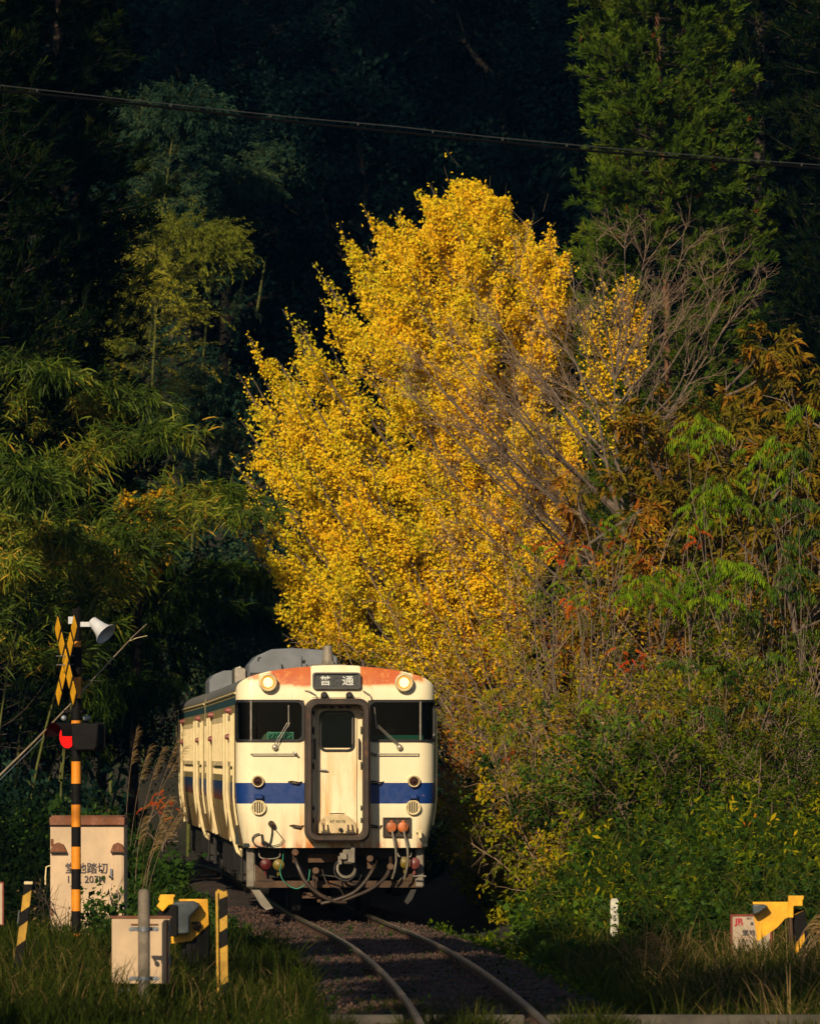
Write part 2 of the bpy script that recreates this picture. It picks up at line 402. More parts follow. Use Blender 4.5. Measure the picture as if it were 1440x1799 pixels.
# ---------------------------------------------------------------- train materials (object coordinates = metres on the car)
def car_paint(name, base, front=True):
    t = NT(name); o = t.obj(); x, y, z = t.xyz(o); ax = t.math('ABSOLUTE', x)
    nA = t.noise(2.2, o, 6, .65); nB = t.noise(9, o, 6, .7); nS = t.noise(7, t.obj((1, 1, .12)), 5, .7); nF = t.noise(60, o, 3)
    c = t.mix(t.rng(nA, .3, .7), c4(*[v * .90 for v in base]), c4(*base))
    # soft grime rising from the lower edge
    low = t.math('MULTIPLY', t.rng(z, 1.75, 1.02), t.rng(nS, .35, .7)); c = t.mix(t.math('MULTIPLY', low, .5), c, c4(.36, .21, .09))
    rust = c4(.46, .085, .008); rust2 = c4(.72, .30, .045)
    if front:
        # rust that came up through the paint beside the destination sign
        m = t.math('MULTIPLY', t.rng(ax, .36, .37), t.rng(ax, 1.05, .90))
        edge = t.math('ADD', z, t.math('MULTIPLY', t.math('SUBTRACT', nA, .5), .22))
        m = t.math('MULTIPLY', m, t.rng(edge, 3.34, 3.46)); fr = t.rng(y, .8, .5)
        m = t.math('MULTIPLY', m, fr)
        m2 = t.math('MULTIPLY', t.math('MULTIPLY', t.rng(ax, 1.08, 1.15), t.rng(edge, 3.42, 3.50)), t.math('MULTIPLY', t.rng(ax, 1.36, 1.25), fr))
        m = t.math('MAXIMUM', m, t.math('MULTIPLY', m2, .8))
        c = t.mix(t.math('MULTIPLY', m, .85), c, rust2); c = t.mix(t.math('MULTIPLY', t.rng(m, .45, .95), t.rng(nB, .22, .48)), c, rust)
        # rust bleeding out from the gangway frame
        g = t.math('MULTIPLY', t.rng(ax, .66, .47), t.rng(z, 3.2, 1.2, .25, 1.0)); g = t.math('MULTIPLY', g, t.rng(nS, .38, .68))
        c = t.mix(t.math('MULTIPLY', g, .8), c, rust2)
        g = t.math('MULTIPLY', t.rng(z, 1.16, 1.03), t.rng(nS, .45, .6)); c = t.mix(t.math('MULTIPLY', g, .7), c, rust)
    sp = t.rng(nB, .70, .76); c = t.mix(t.math('MULTIPLY', sp, .6), c, rust2)
    ed = t.rng(t.noise(16, t.obj((1, 1, .2)), 4), .62, .8); c = t.mix(t.math('MULTIPLY', ed, .42), c, c4(.33, .21, .10))
    return t.pbr(c, t.rng(nB, .3, .7, .32, .55), 0, t.math('ADD', nF, t.math('MULTIPLY', nA, 6.0)), .12, .004)
M_cream = car_paint('cream paint', (.88, .77, .52)); M_blue = car_paint('blue paint', (.004, .034, .18), False)
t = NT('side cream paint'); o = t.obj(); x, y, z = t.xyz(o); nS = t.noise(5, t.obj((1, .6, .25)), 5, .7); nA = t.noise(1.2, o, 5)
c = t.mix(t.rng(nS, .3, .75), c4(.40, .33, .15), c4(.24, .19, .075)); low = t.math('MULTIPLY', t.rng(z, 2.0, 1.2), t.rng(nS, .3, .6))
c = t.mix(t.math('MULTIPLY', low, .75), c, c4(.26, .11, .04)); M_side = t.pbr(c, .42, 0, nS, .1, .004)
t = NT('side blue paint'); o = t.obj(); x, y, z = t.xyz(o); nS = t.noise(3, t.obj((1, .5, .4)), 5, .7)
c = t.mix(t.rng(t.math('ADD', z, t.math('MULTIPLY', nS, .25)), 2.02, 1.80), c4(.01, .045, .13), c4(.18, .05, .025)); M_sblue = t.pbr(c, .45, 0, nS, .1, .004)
M_teal = simple('faded teal stripe', (.02, .075, .09), .5, var=.3)
M_roof = simple('grey roof paint', (.16, .16, .155), .6, var=.35, scale=2.2)
M_unit = simple('grey blue enamel', (.16, .175, .20), .5, var=.25, scale=2.5)
M_pipe = simple('pale cream paint', (.74, .60, .34), .4, var=.15)
M_gask = simple('black rubber', (.012, .011, .012), .45, var=.2)
M_brown = simple('brown oiled rubber', (.040, .024, .015), .55, var=.5, scale=4, rust=.5)
M_beam = simple('dirty brown steel', (.085, .045, .022), .8, var=.5, scale=5, rust=.5, bump=.4)
M_grey = simple('dusty grey steel', (.22, .19, .15), .55, var=.4, scale=5, rust=.3)
M_dark = simple('greasy black steel', (.018, .016, .014), .6, var=.5, scale=6)
M_chrome = simple('dull bright metal', (.42, .38, .32), .35, .7, var=.3, rust=.25)
M_glass = glass('window glass', (.34, .50, .52), 1.28)
M_cab = simple('cab interior green', (.010, .018, .016), .7, var=.2)
M_sign = simple('sign blind black', (.010, .012, .013), .35, var=.2)
M_white = simple('off white print', (.60, .62, .58), .5, var=.1)
M_lens = emit('lit lamp filament', (1.0, .42, .06), 1.1); M_lenshot = emit('lit lamp core', (1.0, .72, .25), 3.0)
M_redl = simple('dark red lens', (.030, .006, .006), .12, var=.1)
M_orange = simple('orange connector cap', (.50, .13, .03), .5, var=.4, rust=.6)
M_green = simple('green card', (.015, .14, .065), .5, var=.1); M_greenl = simple('pale green card', (.45, .75, .45), .5, var=.1)
M_yel = simple('yellow valve paint', (.17, .12, .015), .5, var=.4); M_red = simple('red valve paint', (.09, .008, .007), .5, var=.4)
M_pink = simple('faded pink red paint', (.24, .06, .05), .5, var=.4)
M_steelp = simple('kick plate paint', (.70, .54, .30), .45, 0, var=.3, rust=.5)
M_tealp = simple('green hose', (.03, .22, .14), .5)

W0, RC = 1.465, .265
def z_roof(x):
    u = min(1.0, abs(x) / W0); return 3.335 + .365 * max(0.0, 1 - u * u) ** .43
def plan(s):
    a = abs(s); sg = 1 if s >= 0 else -1
    if a <= 1.2: return s, .0, 0.0, -1.0
    th = min(math.pi / 2, (a - 1.2) / RC); return sg * (1.2 + RC * math.sin(th)), RC * (1 - math.cos(th)), sg * math.sin(th), -math.cos(th)
def wsc(z): return 1.0 if z > 1.78 else 1 - .082 * ((1.78 - z) / .76) ** 1.4
def face_pt(s, z, off=0.0):
    x, y, nx, ny = plan(s); ln = .13 * (max(0, z - 3.18) / .5) ** 2 + .025 * max(0, 1.6 - z)
    y += .035 * (1 - math.cos(x / 1.2)) * 1.2
    return Vector((x * wsc(z) + nx * off, y + ny * off + ln, z))
SMAX = 1.2 + RC * math.pi / 2
cs = [1.2 + RC * math.pi / 2 * k / 7 for k in range(1, 8)]
S = sorted(set([-v for v in cs] + cs + [-1.2, 1.2, -1.0, 1.0, -.82, .82, -.62, .62, -.471, .471, -.36, .36, -.18, .18, 0.0]))
Z = [1.02, 1.06, 1.2, 1.35, 1.5, 1.67, 1.825, 1.976, 2.15, 2.35, 2.587, 2.74, 2.89, 3.04, 3.19, 3.24]
SW = cs[5]          # glass reaches round the corner to here

def make_body(root, L, front, mf):
    """shell of a car, front at y = 0; returns the outline ring used by the roof"""
    b = MB(); top = []
    def P(s, z): return face_pt(s, z) if front else Vector((plan(s)[0] * wsc(z), .0, z))
    SS = S if front else [s for s in S]
    grid = {}
    for i, s in enumerate(SS):
        x = plan(s)[0]; zt = z_roof(x); col = [P(s, z) for z in Z] + [P(s, 3.24 + (zt - 3.24) * k / 5) for k in (1, 2, 3, 4, 5)]
        for j, p in enumerate(col): grid[i, j] = len(b.v); b.v.append(tuple(p))
        top.append(col[-1].copy())
    nz = len(Z) + 5
    for i in range(len(SS) - 1):
        for j in range(nz - 1):
            zm = (Z[j] + Z[j + 1]) / 2 if j < len(Z) - 1 else 3.3; sm = (SS[i] + SS[i + 1]) / 2
            if front and 2.587 < zm < 3.19 and .471 < abs(sm) < SW: continue
            b.f.append((grid[i, j], grid[i + 1, j], grid[i + 1, j + 1], grid[i, j + 1])); b.m.append(1 if 1.67 < zm < 1.976 else 0)
    # sides
    st = [plan(SMAX)[1] if front else 0.0] + list(np.linspace(.8, L, 12)); zs = [1.02, 1.06, 1.2, 1.35, 1.5, 1.67, 1.78, 1.976, 2.35, 2.75, 3.13, 3.24, 3.28, z_roof(W0)]
    for sg in (-1, 1):
        base = len(b.v)
        for z in zs:
            for y in st:
                p0 = face_pt(SMAX, z) if (front and y == st[0]) else None
                b.v.append((sg * W0 * wsc(z), p0.y if p0 else y, z))
        n = len(st)
        for j in range(len(zs) - 1):
            zm = (zs[j] + zs[j + 1]) / 2
            for i in range(n - 1):
                q = (base + j * n + i, base + j * n + i + 1, base + (j + 1) * n + i + 1, base + (j + 1) * n + i)
                b.f.append(q if sg > 0 else q[::-1]); b.m.append(3 if 1.67 < zm < 1.976 else (4 if 3.13 < zm < 3.24 else 2))
    # rear wall and floor
    z = 1.02; rw = [(-W0 * wsc(q), q) for q in zs] + [(W0 * math.sin(a), z_roof(W0 * math.sin(a))) for a in np.linspace(-1.4, 1.4, 11)] + [(W0 * wsc(q), q) for q in zs[::-1]]
    b.add([(x, L, q) for x, q in rw], [tuple(range(len(rw)))[::-1]], 2)
    b.add([(-1.33, .15, 1.03), (1.33, .15, 1.03), (1.33, L, 1.03), (-1.33, L, 1.03)], [(0, 1, 2, 3)], 5)
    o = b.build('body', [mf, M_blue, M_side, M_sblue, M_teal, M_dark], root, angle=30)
    # roof skin
    r = MB(); st = [0.0] + list(np.linspace(.55, L, 10)); n = len(top)
    for k, y in enumerate(st):
        for p in top: r.v.append((p.x, p.y if k == 0 else y, p.z + (.0 if k == 0 else .004)))
    for k in range(len(st) - 1):
        for i in range(n - 1): r.f.append((k * n + i, k * n + i + 1, (k + 1) * n + i + 1, (k + 1) * n + i)); r.m.append(0)
    r.build('roof', [M_roof], root, angle=40)
    # gutter along the eaves
    for sg in (-1, 1): MB().tube([(sg * 1.472, .35, 3.30), (sg * 1.472, L, 3.30)], .018, 6).build('gutter', M_pipe, root)
    return o

def side_features(root, L):
    """doors, windows, pipes and lamps down both sides"""
    for sg in (-1, 1):
        def pipe(y, r, z0, z1, name='drain_pipe', out=.03, foot=False):
            zz = [z1 - (z1 - z0) * k / 8 for k in range(9)]
            pts = [Vector((sg * (W0 * wsc(q) + out), y, q)) for q in zz]
            if foot: pts += [Vector((sg * (W0 * wsc(z0) + .0), y - .05, z0 - .14)), Vector((sg * (W0 * wsc(z0) - .06), y - .14, z0 - .19)), Vector((sg * (W0 * wsc(z0) - .05), y - .22, z0 - .10))]
            MB().tube(pts, r, 8).build(name, M_pipe, root)
        pipe(.36, .018, 1.35, 3.0, 'hand_rail', .03)
        for yc in (4.2, 15.4):
            pipe(yc - .85, .030, 1.06, 3.02, 'drain_pipe', .045, foot=(yc < 5)); pipe(yc + .85, .026, 1.06, 3.02, 'drain_pipe', .05)
            b = MB(); b.box((sg * (W0 + .004), yc, 2.08), (.02, 1.25, 1.9)); d = b.build('side_door', M_side, root)
            MB().box((sg * (W0 + .012), yc, 2.55), (.02, .62, .75), bev=.0).build('door_pane', M_gask, d)
            MB().box((sg * (W0 + .02), yc, 3.05), (.05, 1.4, .05)).build('door_header', M_pipe, d)
        ysw = [2.0, 2.75] + [6.1 + .98 * k for k in range(8)] + [17.2, 18.1, 19.0]
        for y in ysw:
            f = MB().ring([(-.40, -.38), (.40, -.38), (.40, .38), (-.40, .38)], [(-.33, -.31), (.33, -.31), (.33, .31), (-.33, .31)], 0, .045)
            R90 = Matrix.Rotation(math.pi / 2, 3, 'Z'); f.v = [tuple((R90 @ Vector(p)) * 1 + Vector((sg * (W0 + .022) + .022, y, 2.60))) for p in f.v]
            w_ = f.build('side_window', M_pipe, root)
            MB().box((sg * (W0 + .008), y, 2.60), (.012, .66, .62)).build('pane', M_gask, w_)
        for y in (3.0, 14.4):
            for z in (3.06, 2.66): MB().lathe((sg * W0, y, z), (sg, 0, 0), [(0, .05), (.05, .05), (.09, .03), (.095, 0.001)], 12).build('side_lamp', M_pink, root)
        b = MB()
        for k in range(60): b.box((sg * (W0 + .004), .9 + k * L * .97 / 60, 2.13), (.012, .05, .10))
        tag(b.build('beading', M_pipe, root), kind='stuff')

def running_gear(root, L, front):
    for yb in (3.0, L - 3.2):
        bg_ = bpy.data.objects.new('bogie', None); put(bg_, root); bg_.location = (0, yb, 0)
        b = MB()
        for sg in (-1, 1):
            b.prism([(-1.35, .62), (-1.1, .72), (-.5, .5), (.5, .5), (1.1, .72), (1.35, .62), (1.3, .5), (.6, .36), (-.6, .36), (-1.3, .5)], -.05, .05, fn=lambda p, s=sg: Vector((s * .93 + p.y, p.x, p.z)))
            for q in (-1.05, 1.05): b.lathe((sg * .93, q, .43), (sg, 0, 0), [(0, .16), (.12, .16), (.16, .1)], 12, cap1=True); b.tube([(sg * .93, q + .0, .55), (sg * .93, q, .85)], .09, 10)
        b.box((0, 0, .62), (1.9, .4, .2)); b.build('bogie_frame', M_dark, bg_)
        for q in (-1.05, 1.05):
            for sg in (-1, 1):
                MB().lathe((sg * .49, q, .43), (sg, 0, 0), [(-.03, .02), (-.03, .45), (0, .45), (.005, .43), (.09, .425), (.1, .37), (.06, .33), (.06, .14), (.12, .13), (.12, .001)], 28).build('wheel', M_dark, bg_)
            MB().tube([(-.6, q, .43), (.6, q, .43)], .07, 10).build('axle', M_dark, bg_)
    b = MB(); random.seed(4)
    for k in range(9):
        y = 5.2 + k * 1.25
        for sg in (-1, 1):
            d = random.uniform(.5, 1.1); b.box((sg * 1.08, y, .78 - random.uniform(0, .12)), (.4, d, .5 + random.uniform(-.1, .1)), bev=.03)
    b.box((0, L / 2, .93), (2.4, L - 1.0, .16)); b.build('underframe', M_dark, root)
    for sg in (-1, 1):
        for y in (.65, 1.5, 4.6, 5.5): MB().tube([(sg * 1.25, y, 1.03), (sg * 1.25, y, .45)], .025, 6).build('hanger', M_dark, root)

X0, YAW = (590 - 720) * 100 / FPX, R(3.0)
car = thing('diesel_railcar', 'leading cream railcar with blue band, lit headlights and rust by its destination sign', 'train', (X0, 100, 0), YAW, 'railcars of the train')
make_body(car, 20.3, True, M_cream); side_features(car, 20.3); running_gear(car, 20.3, True)
car2 = thing('diesel_railcar', 'second cream railcar coupled behind the leading one on the bend', 'train', (X0 - 20.75 * math.sin(YAW) - .0, 100 + 20.75 * math.cos(YAW), 0), R(3.35), 'railcars of the train')
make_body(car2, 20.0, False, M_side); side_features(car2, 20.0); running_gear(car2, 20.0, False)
MB().box((0, -.24, 2.1), (1.0, .5, 1.9)).build('gangway_bellows', M_gask, car2)

# ---- windscreens
for sg, nm in ((-1, 'a'), (1, 'b')):
    ss = [s for s in S if .471 <= abs(s) <= SW + 1e-6 and s * sg > 0]; ss.sort()
    zz = [2.587, 2.89, 3.19]
    b = MB()
    for s in ss:
        for z in zz: b.v.append(tuple(face_pt(s, z, -.012)))
    for i in range(len(ss) - 1):
        for j in range(2): b.f.append((i * 3 + j, (i + 1) * 3 + j, (i + 1) * 3 + j + 1, i * 3 + j + 1)); b.m.append(0)
    ws = b.build('windscreen', M_glass, car)
    # gasket: rounded on the inner side, following the corner on the outer
    a, e = .471, SW; pts2 = []
    loop = rrect(a, e, 2.587, 3.19, .085, 4); dense = []
    for i in range(len(loop)):
        p, q = loop[i], loop[(i + 1) % len(loop)]; m = max(1, int(math.hypot(q[0] - p[0], q[1] - p[1]) / .06))
        for k in range(m): dense.append((p[0] + (q[0] - p[0]) * k / m, p[1] + (q[1] - p[1]) * k / m))
    g = MB(); n = len(dense)
    ca, cz = (a + e) / 2, 2.89
    for (s, z) in dense:
        ds, dz = ca - s, cz - z; 
        s1 = s + math.copysign(.030, ds) * (abs(s - ca) > (e - a) / 2 - .09); z1 = z + math.copysign(.028, dz) * (abs(z - cz) > .21)
        so, zo = s - math.copysign(.012, ds) * (abs(s - ca) > (e - a) / 2 - .09), z - math.copysign(.010, dz) * (abs(z - cz) > .21)
        for q, (u, v_) in enumerate(((so, zo), (so, zo), (s1, z1), (s1, z1))): g.v.append(tuple(face_pt(sg * u, v_, (0, .018, .018, -.02)[q])))
    for i in range(n):
        j = (i + 1) % n
        for k in range(3):
            q = (i * 4 + k, j * 4 + k, j * 4 + k + 1, i * 4 + k + 1); g.f.append(q if sg < 0 else q[::-1]); g.m.append(0)
    # fill behind the rounded corners
    for s0, s1_, z0, z1 in ((a, a + .09, 2.587, 2.62), (a, a + .09, 3.157, 3.19), (a, a + .033, 2.6, 2.68), (a, a + .033, 3.1, 3.18)):
        g.add([face_pt(sg * s0, z0, .006), face_pt(sg * s1_, z0, .006), face_pt(sg * s1_, z1, .006), face_pt(sg * s0, z1, .006)], [(0, 1, 2, 3)])
    g.build('gasket', M_gask, ws, smooth=False)
    p = [face_pt(sg * 1.245, z, .004) for z in (2.60, 2.8, 3.0, 3.18)]; MB().tube(p, .017, 8).build('window_pillar', M_chrome, ws)
    # wiper
    px = -.898 if sg < 0 else .935; wz = 2.50
    wp = MB(); wp.lathe(face_pt(px, wz, 0), (0, -1, 0), [(0, .045), (.05, .042), (.075, .025), (.08, .001)], 14)
    tipx, tipz = (px + .20, 2.86) if sg < 0 else (px - .34, 2.83)
    for dx in (-.018, .018): wp.tube([face_pt(px + dx, wz + .02, .06), face_pt(tipx + dx, tipz, .05)], .007, 6)
    wp.tube([face_pt(tipx, tipz - .06, .045), face_pt(tipx - (.0 if sg < 0 else .03), tipz + .26, .035)], .009, 6)
    wp.build('wiper', M_chrome, car)
    # horizontal handrail with stand-offs
    hx0, hx1 = (-1.25, -.60) if sg < 0 else (.55, 1.22)
    h = MB(); h.tube([face_pt(hx0, 2.40, .0), face_pt(hx0 + .02, 2.40, .06), face_pt(hx1 - .02, 2.40, .06), face_pt(hx1, 2.40, 0)], .0105, 8)
    ex = hx1 if sg < 0 else hx0; h.tube([face_pt(ex - .03, 2.43, .05), face_pt(ex + .04, 2.37, .05)], .014, 6); h.lathe(face_pt(ex, 2.41, 0), (0, -1, 0), [(0, .025), (.075, .02), (.08, .001)], 10)
    h.build('hand_rail', M_chrome, car)
    # headlight
    hx = 1.0 * sg; hc = Vector((hx, .0, 3.452))
    hl = MB().lathe(hc, (0, -1, 0), [(-.12, .137), (.07, .137), (.095, .128), (.10, .112), (.085, .098), (.03, .096)], 28).build('headlight', M_steelp, car)
    MB().lathe(hc, (0, -1, 0), [(.045, .097), (.055, .072)], 28).build('reflector', M_lens, hl)
    MB().lathe(hc, (0, -1, 0), [(.055, .072), (.062, .04), (.064, .001)], 28).build('lens', M_lenshot, hl)
    # tail lamp
    tc = face_pt(1.148 * sg, 1.996, 0)
    tl = MB().lathe(tc, (0, -1, 0), [(-.01, .092), (.055, .092), (.07, .082), (.06, .066), (.03, .066)], 24).build('tail_lamp', M_steelp, car)
    MB().lathe(tc, (0, -1, 0), [(.03, .064), (.07, .05), (.095, .028), (.10, .001)], 20).build('lens', M_redl, tl)
    # round louvred grille with a small box above
    gc = face_pt(1.148 * sg, 1.612, 0)
    gr = MB(); gr.lathe(gc, (0, -1, 0), [(-.01, .112), (.045, .112), (.055, .102), (.045, .085), (.02, .084)], 26); gr = gr.build('grille', M_pipe, car)
    MB().lathe(gc, (0, -1, 0), [(.012, .086), (.0125, .001)], 20).build('backing', M_gask, gr)
    for k in range(-2, 3):
        hh = math.sqrt(.086 ** 2 - (k * .034) ** 2); MB().box(gc + Vector((k * .034, -.035, 0)), (.013, .02, hh * 2)).build('slat', M_pipe, gr)
    bx = MB(); bx.box(gc + Vector((0, -.05, .165)), (.115, .10, .075), bev=.01); bx.build('marker_bracket', M_blue, car)
    # triangular grab irons by the sign
    gx_ = .40 * sg; g0 = .085
    MB().tube([face_pt(gx_ * (1.0 + (.15 if sg < 0 else 0)), 3.33, 0), face_pt(gx_ * 1.0 + .0, 3.33, .06), face_pt(gx_ + .10 * 1, 3.27, .06), face_pt(gx_ + .12, 3.20, .05), face_pt(gx_ + .12, 3.20, 0)], .008, 6).build('grab_iron', M_chrome, car)
    for zz_, xx_ in ((1.99, .60), (1.34, .60)):
        q = MB(); c = face_pt(xx_ * sg, zz_ if zz_ > 1.5 else 1.345, 0)
        q.tube([c + Vector((-.10, 0, 0)), c + Vector((-.05, -.05, .01)), c + Vector((.06, -.05, -.01)), c + Vector((.10, 0, 0))], .011, 6); q.tube([c + Vector((-.06, -.02, -.02)), c + Vector((.05, -.05, -.03))], .010, 6); q.build('step_hook', M_brown, car)

# ---- raised sign panel and blind
b = MB(); n = 8; xs_ = [-.35 + .70 * k / n for k in range(n + 1)]
top = [face_pt(x, z_roof(x) + .008, .02) for x in xs_]; bot = [face_pt(x, 3.235, .012) for x in xs_]
b.add(top + bot + [p + Vector((0, .3, 0)) for p in top], [(i, i + 1, n + 2 + i, n + 1 + i)[::-1] for i in range(n)] + [(i, i + 1, 2 * n + 3 + i, 2 * n + 2 + i) for i in range(n)])
for k in (0, n): b.add([top[k], bot[k], bot[k] + Vector((0, .05, 0)), top[k] + Vector((0, .2, 0))], [(0, 1, 2, 3)])
b.build('sign_hood', M_cream, car, angle=50)
sg_ = MB().ring(rrect(-.355, .355, -.125, .125, .045), rrect(-.325, .325, -.10, .10, .035), -.05, .0)
sgn = sg_.build('destination_sign', M_gask, car); sgn.location = (.01, .018, 3.468); sgn.rotation_euler = (R(-14), 0, 0)
MB().box((0, -.012, 0), (.655, .012, .205)).build('blind', M_sign, sgn)
text('lettering', '普', .155, (-.165, -.020, -.004), (R(90), 0, 0), M_white, sgn, bold=.0012, sx=1.15)
text('lettering', '通', .155, (.165, -.020, -.004), (R(90), 0, 0), M_white, sgn, bold=.0012, sx=1.15)
for x in (-.175, .195):
    q = MB(); q.lathe((x, .02, 3.265), (0, -1, 0), [(0, .05), (.10, .05), (.12, .03), (.121, .001)], 16); q.box((x, -.03, 3.225), (.10, .09, .05)); q.build('call_lamp', M_gask, car)

# ---- gangway door
GX = .012
gw = bpy.data.objects.new('gangway', None); put(gw, car)
out = rrect(GX - .478, GX + .478, 1.10, 3.215, .17, 6); inn = rrect(GX - .372, GX + .372, 1.205, 3.115, .11, 6)
MB().ring(out, inn, -.38, .06).build('gangway_frame', M_brown, gw, angle=50, bevel=.012)
out2 = rrect(GX - .455, GX + .455, 1.13, 3.19, .15, 6); inn2 = rrect(GX - .385, GX + .385, 1.195, 3.125, .11, 6)
MB().ring(out2, inn2, -.42, -.38).build('gangway_seal', M_brown, gw, angle=50, bevel=.01)
MB().box((GX, -.012, 2.16), (.76, .03, 1.94)).build('door_surround', M_cream, gw)
dr = MB(); dr.ring([(GX - .29, 1.22), (GX + .29, 1.22), (GX + .29, 3.06), (GX - .29, 3.06)], [(GX - .225, 2.49), (GX + .225, 2.49), (GX + .225, 3.0), (GX - .225, 3.0)], -.055, -.03)
door = dr.build('end_door', M_cream, gw, smooth=False, bevel=.004)
wo = rrect(GX - .262, GX + .262, 2.435, 3.04, .10, 6); wi = rrect(GX - .228, GX + .228, 2.47, 3.005, .08, 6)
MB().ring(wo, wi, -.075, -.045).build('gasket', M_gask, door, bevel=.004)
MB().box((GX, -.05, 2.74), (.47, .006, .55)).build('pane', M_glass, door)
MB().box((GX, -.030, 2.74), (.46, .02, .54)).build('blind', M_sign, door)
MB().tube([(GX - .24, -.055, 2.16), (GX - .24, -.10, 2.165), (GX - .14, -.105, 2.16)], .013, 8).lathe((GX - .245, -.05, 2.165), (0, -1, 0), [(0, .028), (.012, .028), (.013, .001)], 12).build('handle', M_chrome, door)
for x in (GX - .327, GX + .325):
    MB().tube([(x, -.03, 2.33), (x, -.09, 2.35), (x, -.09, 2.60), (x, -.03, 2.62)], .013, 8).build('hand_rail', M_gask, gw)
for sg in (-1, 1):
    for z in (1.42, 1.60, 2.20, 2.24, 2.72, 2.76, 3.0):
        MB().tube([(GX + sg * .385, -.29, z), (GX + sg * .345, -.27, z + .01)], .020, 6).tube([(GX + sg * .35, -.29, z - .03), (GX + sg * .35, -.25, z + .04)], .012, 6).build('clamp', M_dark, gw)
for k in (-.19, -.08, .05, .16): MB().box((GX + k, -.22, 3.085), (.07, .05, .035)).build('clamp', M_dark, gw)
# folded foot plate with number
fp = [(-.285, 1.235), (.285, 1.235), (.285, 1.33), (.24, 1.43), (.16, 1.49), (.10, 1.512), (-.10, 1.512), (-.16, 1.49), (-.24, 1.43), (-.285, 1.33)]
plate = MB().prism([(x + GX, z) for x, z in fp], -.115, -.09).build('foot_plate', M_steelp, gw, bevel=.004)
MB().tube([(GX - .11, -.11, 1.522), (GX, -.115, 1.527), (GX + .11, -.11, 1.522)], .008, 6).build('plate_edge', M_gask, plate)
text('lettering', '47 9078', .062, (GX + .005, -.118, 1.405), (R(90), 0, 0), M_dark, plate, depth=.001, sx=1.15)
for x in (-.17, .19):
    q = MB(); q.tube([(GX + x - .03, -.12, 1.36), (GX + x - .035, -.16, 1.28), (GX + x + .035, -.16, 1.28), (GX + x + .03, -.12, 1.36)], .012, 6); q.box((GX + x, -.135, 1.25), (.12, .05, .035)); q.build('hinge', M_brown, plate)
MB().lathe((GX + .05, -.11, 1.29), (0, -1, 0), [(0, .03), (.05, .03), (.06, .015), (.061, .001)], 12).build('latch', M_dark, plate)

# ---- jumper box, cables, hooks
jb = MB(); jx, jz = .895, 1.325
jb.ring([(jx - .205, jz - .142), (jx + .205, jz - .142), (jx + .205, jz + .142), (jx - .205, jz + .142)], [(jx - .185, jz - .125), (jx + .185, jz - .125), (jx + .185, jz + .125), (jx - .185, jz + .125)], -.03, .02)
jb.box((jx, -.001, jz), (.37, .012, .25)); jb = jb.build('jumper_box', M_brown, car)
for dx in (-.085, .088):
    MB().lathe((jx + dx, -.005, jz + .0), (0, -1, 0), [(0, .06), (.04, .06), (.045, .078), (.075, .078), (.085, .06), (.086, .001)], 20).build('socket_cap', M_orange, jb)
    MB().box((jx + dx, -.06, jz + .085), (.04, .06, .03)).build('cap_hinge', M_orange, jb)
    x = jx + dx; MB().tube([(x + .01, -.08, jz - .05), (x + .03, -.11, jz - .16), (x + .065, -.10, jz - .33), (x + .075, -.06, jz - .50), (x + .05, -.02, jz - .66), (x + .02, .05, jz - .76)], .016, 8).build('jumper_cable', M_grey, jb)
MB().box((1.235, -.02, 1.215), (.052, .05, .11), bev=.008).box((1.215, -.02, 1.262), (.085, .05, .03)).build('lamp_bracket', M_pipe, car)
q = MB(); q.lathe(face_pt(-.98, 1.37, 0), (.3, -1, -.35), [(-.02, .05), (.05, .045), (.09, .03), (.091, .001)], 12); q.build('cable_plug', M_brown, car)
c = lambda x, z, o_=.04: face_pt(x, z, o_)
MB().tube([c(-.98, 1.35), c(-.99, 1.25), c(-1.02, 1.15), c(-1.05, 1.08)], .010, 6).tube([c(-.96, 1.33), c(-.88, 1.22), c(-.82, 1.14), c(-.90, 1.07), c(-1.02, 1.05)], .007, 6).build('hanging_cable', M_dark, car)
arc = [c(-1.21 + .12 * math.cos(a) * 1.0 + .03, 1.13 + .10 * math.sin(a)) for a in np.linspace(1.6, 5.6, 14)]
MB().tube(arc, .011, 6).tube([c(-1.15, 1.22, .03), c(-1.16, 1.13, .05), c(-1.06, 1.07, .05)], .016, 6).tube([c(-1.18, 1.10, .05), c(-1.03, 1.06, .05)], .02, 6).build('coupler_lever', M_dark, car)

# ---- front end below the body
pl = bpy.data.objects.new('snow_plough', None); put(pl, car)
for sg in (-1, 1):
    b = MB(); b.box((sg * 1.245, .28, .73), (.125, .05, .60), bev=.02); b.prism([(sg * 1.19, .76), (sg * .92, .53), (sg * 1.19, .53)], .262, .30)
    b.build('plough_side', M_grey, pl)
b = MB(); b.box((0, .29, .48), (2.38, .04, .10)); b.prism([(-1.18, .78), (-.90, .53), (-1.18, .53)], .256, .29); b.prism([(1.18, .80), (.95, .53), (1.18, .53)], .256, .29)
b.box((-.12, .33, .86), (.55, .05, .12)); b.prism([(.32, 1.0), (.56, 1.0), (.58, .90), (.46, .78), (.44, .90), (.33, .90)], .25, .30)
b.build('plough_beam', M_beam, pl)
b = MB(); b.box((0, .9, .80), (2.3, .1, .46)); b.build('buffer_beam', M_dark, car)
b = MB(); b.box((.18, .0, .90), (.17, .40, .23), bev=.03); b.box((.10, -.05, .90), (.10, .42, .10), bev=.01); b.tube([(.16, .5, .90), (.16, -.1, .90)], .07, 10)
b.box((.24, -.18, .93), (.06, .10, .26), bev=.01); b.box((.05, -.14, .84), (.05, .12, .12)); b.lathe((.15, .0, .72), (0, -1, 0), [(0, .15), (.05, .15), (.06, .12), (.0, .11)], 16); b.build('coupler', M_grey, car)
MB().lathe((.13, -.05, .70), (0, -1, 0), [(0, .17), (.03, .17), (.03, .155), (0, .155)], 20).build('coupler_ring', M_dark, car)
